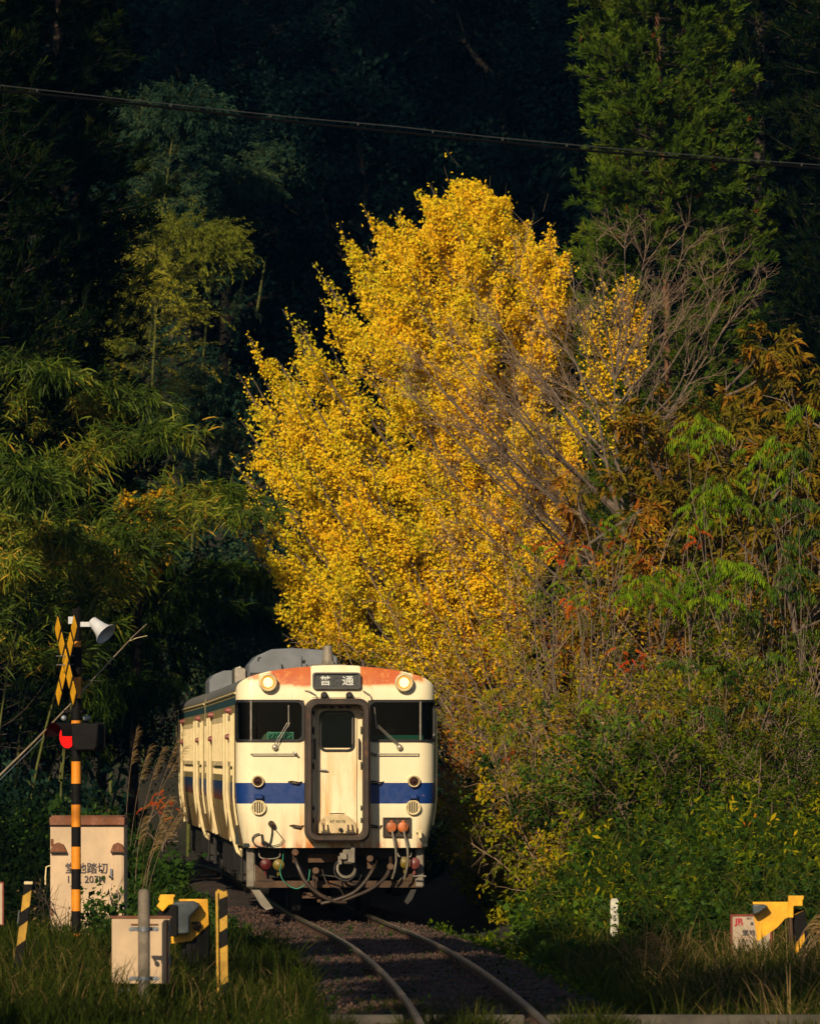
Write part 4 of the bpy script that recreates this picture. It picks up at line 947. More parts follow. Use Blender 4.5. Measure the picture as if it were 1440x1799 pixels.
# overhead cables, spanning the line between poles outside the picture
def cable(pts, r, m, name, label, ties=0):
    P = [at(x, y, 76) for x, y in pts]; Q = []
    for i in range(len(P) - 1):
        for q in range(8): Q.append(P[i].lerp(P[i + 1], q / 8))
    Q.append(P[-1]); root = MB().tube(Q, r, 7).build(name, m); tag(root, label, 'cable')
    for j in range(ties):
        p_ = Q[int((j + .5) * len(Q) / ties)]; MB().box(p_ + Vector((0, 0, -.01)), (.022, .02, .035)).build('cable_clip', M_wire, root)
M_wire = simple('dull wire', (.035, .037, .042), .8, var=.2, spec=.1); M_cab2 = simple('black cable sheath', (.003, .003, .004), .9, var=.2, spec=.05)
cable([(-900, 70), (-500, 110), (-100, 148), (230, 181), (480, 210), (700, 232), (1040, 265), (1290, 284), (1700, 316), (2300, 350)], .0145, M_cab2, 'telephone_cable', 'thick black overhead cable sloping across the dark forest')
cable([(-900, 52), (-500, 95), (-100, 138), (230, 175), (510, 205), (700, 222), (860, 240), (1040, 257), (1310, 280), (1700, 308), (2300, 345)], .0055, M_wire, 'support_wire', 'thin pale wire just above the thick black overhead cable', ties=14)
# bare cane leaning across behind the signal post
cn = [at(-60, 1420, 84.4), at(0, 1362, 84.5), at(60, 1303, 84.8), at(128, 1233, 85.4), at(190, 1165, 86), at(235, 1117, 86.4), at(258, 1096, 86.6)]
root = MB().tube(cn, [.012, .012, .011, .010, .009, .007, .004], 7).build('bamboo_cane', simple('dry cane', (.26, .20, .13), .6, var=.3)); tag(root, 'long pale dry cane slanting up behind the banded signal post', 'cane')
MB().tube([at(228, 1126, 86.4), at(240, 1121, 86.4), at(258, 1117, 86.5)], .005, 5).build('twig', M_pipe, root); MB().tube([at(155, 1195, 85.6), at(180, 1197, 85.6)], .004, 5).build('twig', M_pipe, root)
root = MB().tube([at(-60, 1428, 84.4), at(0, 1370, 84.6), at(60, 1312, 85), at(100, 1270, 85.2)], .005, 5).build('guy_wire', M_galv); tag(root, 'thin dull wire running just below the slanting dry cane', 'wire')

# ---------------------------------------------------------------- plant materials
M_bark = simple('grey bark', (.14, .105, .075), .9, var=.45, scale=9, bump=.6)
M_barkd = simple('dark bark', (.045, .032, .022), .9, var=.45, scale=7, bump=.6)
M_barkl = simple('pale twig bark', (.27, .18, .11), .85, var=.4, scale=12)
M_barkr = simple('red brown cedar bark', (.16, .075, .035), .9, var=.4, scale=7, bump=.5)
M_barkb = simple('shaded black bark', (.010, .008, .006), .95, var=.4, spec=.1)  # dry bark made almost black; the trunks' shade is put into the colour
M_culm = simple('bamboo culm', (.10, .11, .03), .7, var=.3, spec=.1)
L_gink = leafmat('ginkgo leaf', [(0, (.50, .50, .02)), (.3, (.86, .64, .015)), (.7, (.93, .56, .012)), (1, (.92, .40, .010))], .38, gloss=.01)
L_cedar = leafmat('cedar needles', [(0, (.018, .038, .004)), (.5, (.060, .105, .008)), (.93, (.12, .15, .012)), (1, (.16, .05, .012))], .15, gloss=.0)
L_cedd = leafmat('dark cedar needles', [(0, (.002, .005, .002)), (.6, (.006, .014, .004)), (1, (.028, .035, .005))], .12, gloss=0)  # darker copy of the cedar colours with deep shade put into them
L_far = leafmat('far forest leaf', [(0, (.0006, .002, .0025)), (.6, (.0015, .005, .0055)), (1, (.007, .018, .014))], .12, gloss=0)  # hillside shade is put into this near-black leaf colour
L_fbam = leafmat('hill bamboo leaf', [(0, (.07, .10, .012)), (.6, (.24, .25, .025)), (1, (.46, .38, .04))], .2, gloss=0)
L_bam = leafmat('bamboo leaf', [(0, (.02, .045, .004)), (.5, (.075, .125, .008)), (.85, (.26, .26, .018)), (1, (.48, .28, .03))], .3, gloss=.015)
L_bamd = leafmat('shaded bamboo leaf', [(0, (.006, .016, .002)), (.6, (.022, .045, .005)), (1, (.08, .12, .010))], .25)  # dark copy of the bamboo leaf, shade painted into its ramp
L_brown = leafmat('browning leaf', [(0, (.05, .05, .005)), (.4, (.19, .145, .012)), (.75, (.32, .15, .014)), (1, (.26, .07, .012))], .25)
L_sumac = leafmat('bright leaflet', [(0, (.05, .11, .005)), (.5, (.14, .26, .008)), (1, (.32, .37, .018))], .35)
L_red = leafmat('red leaflet', [(0, (.50, .20, .015)), (.4, (.60, .09, .012)), (1, (.45, .015, .012))], .35)
L_mixed = leafmat('mixed thicket leaf', [(0, (.020, .050, .003)), (.35, (.085, .125, .005)), (.7, (.30, .26, .008)), (.9, (.52, .31, .012)), (1, (.48, .12, .012))], .25)
L_green = leafmat('broad green leaf', [(0, (.008, .026, .003)), (.5, (.032, .080, .007)), (.8, (.10, .17, .012)), (1, (.26, .27, .02))], .25, gloss=.01)
L_grass = leafmat('grass blade', [(0, (.012, .022, .004)), (.5, (.040, .058, .008)), (.85, (.13, .11, .025)), (1, (.28, .18, .07))], .3)
L_dry = leafmat('dry grass', [(0, (.16, .10, .04)), (1, (.42, .28, .12))], .3)
L_yshrub = leafmat('yellow shrub leaf', [(0, (.30, .22, .015)), (1, (.75, .40, .012))], .3)

def part_np(name, pieces, mat, parent, smooth=False, kind=None):
    j = join(pieces); o = np_obj(name, j[0], j[1], mat, j[2] if len(j) > 2 else None, parent, smooth)
    if kind: tag(o, kind=kind)
    return o
def needles(P, D, L, W, tint, spread=.6):
    """needle spray: P points, D directions"""
    d = unit(D + rng.normal(0, spread, D.shape)); s = side_of(d); n = len(P); V, F = kites(P, d, s, L, W, .0, .5)
    return V, F, np.repeat(tint, 4)

# ---------------------------------------------------------------- conifers
def conifer(name, label, loc, H, Rb, z0, nb, leafm, barkm, per, nl, nw, group=None, cat='tree', shape=.8, rag=.25, rt=None):
    """trunk, drooping boughs with upturned tips, each carrying short tufts of needles"""
    root = thing(name, label, cat, loc, rng.uniform(0, 6.28), group)
    tr = grow(np.zeros((1, 3)), np.array([[0, 0, 1.0]]), np.array([H]), 12, .010); rt = rt or .009 * H
    V, F = tubes(tr, rt, .02, 9); np_obj('trunk', V, F, barkm, None, root, True)
    t = np.sort(rng.uniform(z0, .99, nb)); p, _ = along(tr, t[None]); p = p.reshape(-1, 3)
    a = rng.uniform(0, 2 * np.pi, nb); ln = Rb * np.power(1 - t, shape) * rng.uniform(1 - rag, 1 + rag, nb) / (1 - z0) ** shape + .15
    ln *= 1 + .22 * np.sin(3 * a + t * 9)
    D = np.stack([np.cos(a), np.sin(a), rng.uniform(-.25, .15, nb)], 1); B = grow(p, D, ln, 6, .07, .07)
    S_ = shoots(B, 6, (.16 * Rb, .36 * Rb), .7, 4, .25, .98, .12, .09, bias=(0, 0, .15))
    part_np('boughs', [tubes(B, .006 + .007 * ln, .003, 3), tubes(S_, .006, .002, 3)], M_barkd, root)
    # tufts: points on the shoots, several needles sprays each
    P1, D1 = strew(S_, max(2, per // 6), .02, .15); P2, D2 = strew(B, per // 3, .03, .45)
    P = np.concatenate([P1, P2]); D = np.concatenate([D1, D2]); q = 7
    c = np.clip(.48 + .25 * np.sin(P[:, 0] * 2.1 + P[:, 2] * 1.3) * np.cos(P[:, 1] * 1.7 - P[:, 2] * .8) + rng.normal(0, .14, len(P)), 0, 1)
    dead = rng.random(len(P)) < .012; c = np.where(dead, 1, np.minimum(c, .94))
    P = np.repeat(P, q, 0) + rng.normal(0, nl * .12, (len(P) * q, 3)); D = np.repeat(D, q, 0); c = np.repeat(c, q)
    v = needles(P, D + np.array([0, 0, .25]), nl * rng.uniform(.6, 1.3, len(P)), nw, c, .42)
    part_np('crown', [v], leafm, root); return root

# ---------------------------------------------------------------- bamboo
def bamboo(name, label, loc, H, lean, n_side, leaf_n, ll, lw, leafm, r0=.035, group=None, spread=1.0, start=.3, drop=.5, az=None, tip=None, wild=False):
    root = thing(name, label, 'bamboo', loc, 0, group)
    a = rng.uniform(0, 6.28) if az is None else az; d0 = np.array([[math.cos(a) * .12 * lean, math.sin(a) * .12 * lean, 1.0]])
    k = 14; pts = [np.zeros(3)]; d = d0[0] / np.linalg.norm(d0[0]); hor = np.array([math.cos(a), math.sin(a), 0])
    for i in range(k - 1):
        d = d + hor * lean * .055 * (i / k) * 2 + np.array([0, 0, -.03 * lean * (i / k)]); d /= np.linalg.norm(d); pts.append(pts[-1] + d * H / (k - 1))
    if tip is not None:
        T = np.array(tip) - np.array(loc); C1 = np.array([T[0] * .12, T[1] * .2, T[2] * .75]); C2 = np.array([T[0] * .55, T[1] * .6, T[2] * 1.10]); f = np.linspace(0, 1, 16)[:, None]
        pts = 3 * (1 - f) ** 2 * f * C1 + 3 * (1 - f) * f * f * C2 + f ** 3 * T + rng.normal(0, .02, (16, 3)) * f
    tr = np.array(pts)[None]; V, F = tubes(tr, r0, r0 * .12, 7); np_obj('culm', V, F, M_culm, None, root, True)
    t = rng.uniform(start, 1.0, (1, n_side)); p, dd = along(tr, t); p = p[0]; dd = dd[0]; aa = rng.uniform(0, 6.28, n_side)
    D = dd * .55 + np.stack([np.cos(aa), np.sin(aa), np.full(n_side, .15)], 1) * .9; ln = spread * rng.uniform(.25 if wild else .6, 1.45 if wild else 1.2, n_side) * (1.1 - .55 * t[0])
    B = grow(p, D, ln, 6, .07, -.10 * drop * 2); S_ = shoots(B, 4, (.22 * spread, .45 * spread), .6, 4, .2, .95, .08, -.09)
    Vb, Fb = tubes(B, .007, .003, 3); Vs, Fs = tubes(S_, .004, .002, 3); part_np('branches', [(Vb, Fb), (Vs, Fs)], M_culm, root)
    if wild: B = B[rng.random(len(B)) < .8]; S_ = S_[rng.random(len(S_)) < .55]
    P1, D1 = strew(B, leaf_n, ll * .25, .3); P2, D2 = strew(S_, leaf_n, ll * .25, .15); P = np.concatenate([P1, P2]); D = np.concatenate([D1, D2])
    D = unit(D + rng.normal(0, .55 if wild else .45, D.shape) + np.array([0, 0, -drop])); s = side_of(D); n = len(P)
    cl = .45 + .25 * np.sin(P[:, 0] * 2.3 / spread + P[:, 2] * 2 / spread) + rng.normal(0, .2, n)
    if ll > .1: V, F = blades(P, D, s, ll * rng.uniform(.55, 1.2, n), lw, .25); per = 8
    else: V, F = kites(P, D, s, ll * rng.uniform(.6, 1.2, n), lw, .0); per = 4
    part_np('crown', [(V, F, np.repeat(np.clip(cl, 0, 1), per))], leafm, root); return root

# ---------------------------------------------------------------- round leafy tree
def leafy(name, label, loc, H, Rc, leafm, barkm, nleaf, ls, lw, group=None, cat='tree', hue=(0, 1), droop=.15, trunk_r=None, wild=.35, high=False):
    root = thing(name, label, cat, loc, rng.uniform(0, 6.28), group)
    tr = grow(np.zeros((1, 3)), np.array([[0, 0, 1.0]]), np.array([H * (.86 if high else .62)]), 8, .05 if not high else .01); rt = trunk_r or H * (.014 if high else .02)
    t = rng.uniform(.76 if high else .28, 1, (1, 12)); p, d = along(tr, t); a = rng.uniform(0, 6.28, 12)
    L1 = grow(p[0], np.stack([np.cos(a), np.sin(a), rng.uniform(.5, 1.4, 12)], 1), Rc * rng.uniform(.75, 1.15, 12), 7, .12, .03)
    L2 = shoots(L1, 7, (.3 * Rc, .6 * Rc), .7, 5, .25, 1, .14, .02); L3 = shoots(L2, 5, (.15 * Rc, .32 * Rc), .8, 4, .2, 1, .15)
    part_np('trunk', [tubes(tr, rt, rt * .5, 8), tubes(L1, rt * .45, rt * .14, 5)], barkm, root, True)
    part_np('branches', [tubes(L2, rt * .16, rt * .06, 3), tubes(L3, rt * .06, rt * .025, 3)], barkm, root)
    q = max(1, int(nleaf / (len(L3) + len(L2) * .5))); P1, D1 = strew(L3, q, wild * .18 * Rc, .1); P2, D2 = strew(L2, max(1, q // 2), wild * .14 * Rc, .4)
    P = np.concatenate([P1, P2]); D = unit(np.concatenate([D1, D2]) + rng.normal(0, .6, P.shape) + np.array([0, 0, -droop])); n = len(P)
    c = hue[0] + (hue[1] - hue[0]) * np.clip(.5 + .3 * np.sin(P[:, 0] * 2.2 / Rc * 2 + P[:, 2] * 3 / Rc) + rng.normal(0, .2, n), 0, 1)
    V, F = kites(P, D, side_of(D), ls * rng.uniform(.6, 1.25, n), lw, .2)
    part_np('crown', [(V, F, np.repeat(c, 4))], leafm, root); return root

# ---------------------------------------------------------------- ginkgo
SIL = [(393, 905), (440, 865), (404, 800), (455, 770), (420, 735), (445, 700), (414, 655), (458, 655), (428, 582), (500, 645), (525, 610), (500, 542), (562, 575), (572, 540), (550, 455), (606, 520), (622, 500), (597, 408), (655, 455), (665, 430), (634, 358), (690, 405), (702, 360), (738, 410), (752, 385), (732, 330), (775, 350), (800, 312), (850, 318), (872, 352), (892, 342), (912, 400), (932, 385), (942, 435), (974, 392), (980, 450), (1000, 438), (1010, 520), (1030, 640), (1060, 760), (1030, 900), (960, 1000), (930, 1100), (900, 1190), (800, 1200), (700, 1180), (600, 1150), (530, 1135), (480, 1075), (490, 1050), (455, 975), (400, 940)]
def ginkgo(label, bpx, tpx, Y0, tips, SIL, nin, dmax, rtk, hfac=1.05, dens=1.0):
    base = wpt(bpx[0], bpx[1], Y0); root = thing('ginkgo_tree', label, 'tree', tuple(base))
    top = wpt(tpx[0], tpx[1], Y0) - base; k = 12; f = np.linspace(0, 1, k)[:, None]
    tr = (top * f + np.array([.5, 0, 0]) * np.sin(f * 3) * .6)[None]; V, F = tubes(tr, rtk, .03, 10); np_obj('trunk', V, F, M_bark, None, root, True)
    nt_ = len(tips); T = [wpt(x, y, Y0 + rng.uniform(-1.2, 1.2) * dmax / 3.4) for x, y in tips]
    bb = np.array(SIL, float); c = (bb.min(0) + bb.max(0)) / 2; hw = (bb.max(0) - bb.min(0)) / 2; n = 0
    while n < nin:
        q = rng.uniform(bb.min(0), bb.max(0))
        if in_poly(q[None], SIL)[0]:
            r = np.linalg.norm((q - c) / hw); dep = math.sqrt(max(0.05, 1 - min(1, r) ** 2)) * dmax
            T.append(wpt(q[0], q[1], Y0 - dep * rng.uniform(.3, 1.0) if n % 5 else Y0 + dep * rng.uniform(.2, .9))); n += 1
    T = np.array(T) - base
    # every limb leaves the trunk below its tip and sweeps up and out
    hz = np.clip((T[:, 2] - .9 - hfac * np.linalg.norm(T[:, :2] - top[:2] * .5, axis=1)) / top[2], .05, .93); P0, _ = along(tr, hz[None]); P0 = P0[0]
    mid = (P0 + T) / 2 + (T - P0) * np.array([.10, .10, -.12]); f = np.linspace(0, 1, 12)[None, :, None]
    Lm = (1 - f) ** 2 * P0[:, None] + 2 * f * (1 - f) * mid[:, None] + f ** 2 * T[:, None]; Lm += rng.normal(0, .03, Lm.shape) * f
    ll = np.linalg.norm(T - P0, axis=1)
    B = shoots(Lm, 10, (.7, 1.5), .5, 6, .15, .9, .07, .07, bias=(-.38, -.08, .22))
    B2 = shoots(B, 4, (.3, .7), .5, 5, .15, .85, .08, .07, bias=(-.25, -.05, .15))
    def keep(Q, m=0.0):
        e = pix(Q[:, -1] + base); return Q[in_poly(e, SIL) | (rng.random(len(Q)) < m)]
    B = keep(B, .05); B2 = keep(B2, .05)
    part_np('limbs', [tubes(Lm, .022 + .010 * ll, .006, 5)], M_bark, root, True); part_np('twigs', [tubes(B, .010, .003, 3), tubes(B2, .005, .002, 3)], M_bark, root)
    spiky = [strew(Lm[:nt_], int(480 * dens), .075, .45), strew(Lm[nt_:], 70, .10, .5), strew(B, int(84 * dens), .07, .0), strew(B2, int(38 * dens), .06, .0)]
    P = np.concatenate([s[0] for s in spiky]); n = len(P)
    W = P + base; e = pix(W); ok = in_poly(e, SIL) | (rng.random(n) < .10)
    g = np.sin(W[:, 0] * 1.9 + 1.3 * np.sin(W[:, 2] * 1.1)) * np.cos(W[:, 2] * 1.6 + W[:, 1]) + .5 * np.sin(W[:, 0] * 5.1 + W[:, 2] * 4.3)
    if dens < 1: ok &= in_poly(e, SIL) | (rng.random(n) < .1)
    g2 = np.sin(W[:, 0] * 7.3 + 2 * np.sin(W[:, 2] * 2.9 + W[:, 1])) * np.sin(W[:, 2] * 5.7 - W[:, 0] * 2.1 + W[:, 1] * 1.3)
    ok &= (g > -1.0) | (rng.random(n) < .30); ok &= (g2 > -.45) | (rng.random(n) < .35)
    P, W, e, g = P[ok], W[ok], e[ok], g[ok]; n = len(P)
    D = unit(rng.normal(0, 1, (n, 3)) + np.array([-.2, -.5, .2])); Nn = unit(rng.normal(0, .6, (n, 3)) + np.array([-.3, -1.0, .45])); S_ = unit(np.cross(Nn, D))
    V, F = kites(P, D, S_, rng.uniform(.036, .074, n), rng.uniform(.044, .080, n), .1, .75)
    tint = np.clip(.36 + .13 * g + (e[:, 0] - 650) / 2400 + rng.normal(0, .20, n), 0, 1)
    part_np('crown', [(V, F, np.repeat(tint, 4))], L_gink, root); print('ginkgo leaves', n); return root
GT = [(395, 905), (404, 870), (408, 800), (425, 735), (416, 655), (432, 585), (500, 545), (520, 600), (553, 458), (560, 520), (598, 410), (636, 362), (690, 366), (735, 333), (760, 322), (800, 316), (830, 318), (858, 330), (890, 345), (930, 390), (972, 395), (995, 440), (1003, 510), (455, 975), (480, 1060), (500, 1110), (530, 1140), (560, 1140), (640, 1155), (700, 1180), (470, 700), (640, 430), (700, 420), (940, 460), (1000, 600), (1020, 700)]
ginkgo('tall golden yellow ginkgo in full autumn leaf rising behind the train', (905, 1400), (835, 400), 138.0, GT, SIL, 185, 3.4, .22)
ginkgo('small golden ginkgo glimpsed through the bare branches right of the tall one', (1075, 1300), (1090, 520), 134.0, [(1110, 495), (1060, 510), (1135, 545), (1030, 560), (1095, 600), (1040, 640), (1130, 620)], [(1020, 540), (1060, 490), (1120, 480), (1150, 550), (1140, 640), (1100, 700), (1080, 800), (1020, 850), (1000, 700)], 3, .5, .06, .8, .18)

# ---------------------------------------------------------------- trees that frame the picture
def gz(x, y): return float(ground_z(x, y))
def on_ground(px, Y, sink=.1):
    x = (px - 720) * Y / FPX; return (x, Y, gz(x, Y) - sink)
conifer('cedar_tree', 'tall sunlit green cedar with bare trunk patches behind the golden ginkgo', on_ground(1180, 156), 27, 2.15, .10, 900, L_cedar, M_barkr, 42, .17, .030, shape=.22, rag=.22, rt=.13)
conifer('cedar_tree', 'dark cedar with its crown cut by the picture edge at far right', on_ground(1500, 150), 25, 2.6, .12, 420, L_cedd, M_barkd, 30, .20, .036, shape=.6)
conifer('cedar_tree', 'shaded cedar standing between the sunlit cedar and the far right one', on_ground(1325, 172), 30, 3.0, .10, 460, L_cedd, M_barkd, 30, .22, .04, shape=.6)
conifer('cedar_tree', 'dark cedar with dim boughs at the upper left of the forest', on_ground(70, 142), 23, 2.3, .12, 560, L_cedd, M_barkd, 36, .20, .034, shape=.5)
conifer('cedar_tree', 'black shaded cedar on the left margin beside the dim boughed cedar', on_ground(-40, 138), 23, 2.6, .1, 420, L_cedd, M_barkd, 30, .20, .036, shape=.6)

# (root px, Y, tip px, tip py, sunlit, leaf size)
bspec = [(190, 166, 365, 425, 0, 1), (130, 162, 215, 500, 0, 1), (250, 176, 340, 195, 1, 1), (200, 180, 262, 205, 1, 0), (380, 186, 560, 285, 1, 1), (430, 190, 600, 250, 1, 0), (330, 180, 440, 320, 0, 0), (60, 156, 130, 590, 0, 1), (330, 170, 395, 700, 0, 0), (560, 198, 640, 330, 0, 0), (520, 192, 500, 400, 0, 0), (640, 204, 720, 250, 0, 0)]
blab = ['sunlit olive plume of bamboo leaning over at upper left of the ginkgo', 'smaller olive bamboo just left of the tall leaning plume', 'high bamboo tip touching the overhead wires', 'drooping bamboo spray left of the highest bamboo tip', 'dim bamboo plume with a pale lit tip above the left of the ginkgo', 'dim bamboo behind the one with the pale lit tip', 'blue green bamboo on the hillside behind the leaning plume', 'low bamboo mound above the yellow leaved shrub', 'dark bamboo in the gap between train roof and ginkgo', 'farthest bamboo in the shade near the ginkgo top', 'dark bamboo just behind the left shoulder of the ginkgo', 'dark bamboo directly over the top of the ginkgo']
L_fbd = leafmat('dim hill bamboo leaf', [(0, (.008, .022, .016)), (.6, (.022, .055, .034)), (1, (.07, .10, .035))], .2, gloss=0)  # shaded counterpart of the hill bamboo leaf; dimness is in the colour
for i, (px, Y, tx_, ty, lit, big) in enumerate(bspec):
    loc = on_ground(px, Y); tip = wpt(tx_, ty, Y - 1)
    bamboo('bamboo', blab[i], loc, 10, 1, 200 if i < 2 else 120, 36 if i < 2 else 26, .095 if i < 2 else .13, .020 if i < 2 else .028, L_fbam if i in (0, 1, 7) else L_fbd, .05, 'bamboos on the hillside', 2.1 if i == 0 else 1.6, .42, .45, tip=tip)

# far wooded hillside: a handful of tree shapes set out over the slope
protos = []
for k in range(4):
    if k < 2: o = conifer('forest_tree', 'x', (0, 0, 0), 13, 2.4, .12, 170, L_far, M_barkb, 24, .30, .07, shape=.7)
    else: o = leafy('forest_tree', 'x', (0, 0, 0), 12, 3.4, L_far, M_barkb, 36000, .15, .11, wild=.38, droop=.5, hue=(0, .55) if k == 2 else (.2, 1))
    protos.append(o)
FL = 'dark blue green forest tree on the far hillside'
n = 0; used = [False] * 4; r2 = random.Random(5)
yy = 176.0
while yy < 285:
    wx = yy * .075 + 9; x = -wx + r2.uniform(0, 4)
    while x < wx:
        X, Yq = x + r2.uniform(-1.2, 1.2), yy + r2.uniform(-2, 2); k = r2.choice([0, 1, 2, 3, 3, 2, 0]); z = gz(X, Yq) - .5
        if abs(X - float(trk(Yq))) > 4.5 or Yq > 200:
            s_ = r2.uniform(.75, 1.25)
            if not used[k]:
                protos[k].location = (X, Yq, z); protos[k].scale = (s_,) * 3; used[k] = True; o = protos[k]
            else: o = copy_tree(protos[k], (X, Yq, z), r2.uniform(0, 6.28), s_)
            tag(o, FL, 'tree', 'trees on the far hillside'); n += 1
        x += r2.uniform(3.4, 4.8)
    yy += 5.6 if yy < 230 else 8.0
print('forest trees', n)

# ---------------------------------------------------------------- right bank: bare tree, browning trees, sumacs, tangled shrubs
def limb_tree(name, label, base, tips, bark, rt, twig_n=(9, 6), tl=((.5, 1.3), (.2, .6)), hfac=.8, cat='tree', depth=1.2, side=.1):
    """trunk with hand placed limbs and fine bare twigs"""
    root = thing(name, label, cat, tuple(base)); T = np.array([wpt(x, y, Y) for x, y, Y in tips]) - base; n = len(T)
    top = T[np.argmax(T[:, 2])]; f = np.linspace(0, 1, 10)[:, None]; tr = (top * f * np.array([.35, .35, .72]) + np.array([.15, 0, 0]) * np.sin(f * 5))[None]
    hz = np.clip((T[:, 2] - hfac * np.abs(T[:, 0]) - .6) / (top[2] * .72), .12, .98); P0, _ = along(tr, hz[None]); P0 = P0[0]
    f = np.linspace(0, 1, 12)[None, :, None]; mid = (P0 + T) / 2 + (T - P0) * np.array([.06, 0, -side]); Lm = (1 - f) ** 2 * P0[:, None] + 2 * f * (1 - f) * mid[:, None] + f ** 2 * T[:, None]
    Lm += np.cumsum(rng.normal(0, .035, Lm.shape), 1) * np.minimum(1, f * 3) * (1 - .6 * f); ll = np.linalg.norm(T - P0, axis=1)
    B = shoots(Lm, twig_n[0], tl[0], .55, 6, .15, 1, .12, .03); B2 = shoots(B, twig_n[1], tl[1], .6, 5, .1, 1, .13, .03); B3 = shoots(B2, 2, (.1, .35), .6, 3, .2, 1, .1, .02)
    part_np('trunk', [tubes(tr, rt, .012, 9)], bark, root, True)
    part_np('limbs', [tubes(Lm, .008 + .0055 * ll, .005, 5)], bark, root, True); part_np('twigs', [tubes(B, .010, .004, 3), tubes(B2, .005, .0025, 3), tubes(B3, .003, .002, 3)], M_twig, root)
    return root, Lm, B, B2
M_twig = simple('grey brown twig bark', (.24, .165, .11), .9, var=.45, scale=10)
YB = 118
limb_tree('bare_tree', 'leafless grey tree spreading dark limbs across the right side of the ginkgo', wpt(1150, 1330, YB),
          [(690, 590, 119), (720, 620, 118), (790, 580, 120), (820, 690, 117), (870, 560, 121), (930, 640, 118), (900, 730, 116), (960, 800, 115), (745, 545, 121), (770, 640, 118), (735, 700, 117), (800, 745, 116), (755, 800, 118), (830, 510, 121), (900, 470, 122), (850, 620, 117), (780, 870, 116), (850, 930, 115), (700, 655, 120), (880, 800, 115), (920, 880, 114), (960, 560, 121), (820, 980, 116)], M_bark, .11, hfac=.75, side=.02)
limb_tree('bare_tree', 'leafless grey tree fanning upright twigs before the lower sunlit cedar', wpt(1095, 1300, 121),
          [(1000, 440, 122), (1045, 420, 121), (1090, 410, 122), (1130, 430, 121), (1165, 425, 121), (1205, 440, 122), (1240, 470, 121), (1265, 520, 121), (1230, 600, 120), (1180, 560, 120), (1290, 470, 122), (1020, 560, 121), (1340, 460, 123)], M_bark, .07, (8, 5), hfac=1.3, side=.06)

def lanc_tree(label, px, Y, top_y, Rc, leafm, n, ls=.23, lw=.050, hue=(0, 1), name='chestnut_tree', wdroop=.55):
    loc = on_ground(px, Y); H = CH - (top_y - HZ) * Y / FPX - loc[2]; root = thing(name, label, 'tree', loc)
    tr = grow(np.zeros((1, 3)), np.array([[0, 0, 1.0]]), np.array([H * .86]), 9, .05); t = rng.uniform(.25, 1, (1, 26)); p, d = along(tr, t); a = rng.uniform(0, 6.28, 26)
    L1 = grow(p[0], np.stack([np.cos(a), np.sin(a), rng.uniform(.3, 1.2, 26)], 1), Rc * rng.uniform(.8, 1.2, 26), 7, .12, .02); L2 = shoots(L1, 9, (.3 * Rc, .6 * Rc), .7, 5, .2, 1, .16, .0)
    part_np('trunk', [tubes(tr, .09, .01, 8), tubes(L1, .035, .012, 5)], M_bark, root, True); part_np('branches', [tubes(L2, .010, .004, 3)], M_twig, root)
    # leaves in whorls at shoot ends
    q = int(n * .62) // (len(L2) * 3); ends, dd = along(L2, np.repeat(np.array([[.6, .8, 1.0]]), len(L2), 0)); E = np.repeat(ends.reshape(-1, 3), q, 0); D0 = np.repeat(dd.reshape(-1, 3), q, 0); m = len(E)
    D = unit(D0 * .7 + rng.normal(0, .6, (m, 3)) + np.array([0, 0, -.15])); c = hue[0] + (hue[1] - hue[0]) * np.clip(np.repeat(rng.uniform(.1, .9, len(ends.reshape(-1, 3))), q) + rng.normal(0, .15, m), 0, 1)
    V, F = blades(E + rng.normal(0, .04, (m, 3)), D, side_of(D), ls * rng.uniform(.6, 1.2, m), lw * rng.uniform(.7, 1.2, m), wdroop)
    part_np('crown', [(V, F, np.repeat(c, 8))], leafm, root); return root
lanc_tree('tree with drooping olive brown leaves at the right edge of the picture', 1405, 120, 478, 1.9, L_brown, 17000, hue=(.1, .9))
lanc_tree('brown leaved tree between the bare tree and the right edge', 1330, 122, 505, 1.6, L_brown, 15000, hue=(.0, .9))
lanc_tree('smaller olive brown tree under the fanning bare twigs', 1215, 117, 700, 1.15, L_brown, 10000, hue=(0, .8))
lanc_tree('low rust tinted tree below the crossing dark limbs', 1110, 113, 820, 1.3, L_brown, 9000, hue=(.3, 1))
lanc_tree('dense dull brown tree filling the lower right edge', 1430, 114, 740, 1.7, L_brown, 14000, hue=(0, .6))

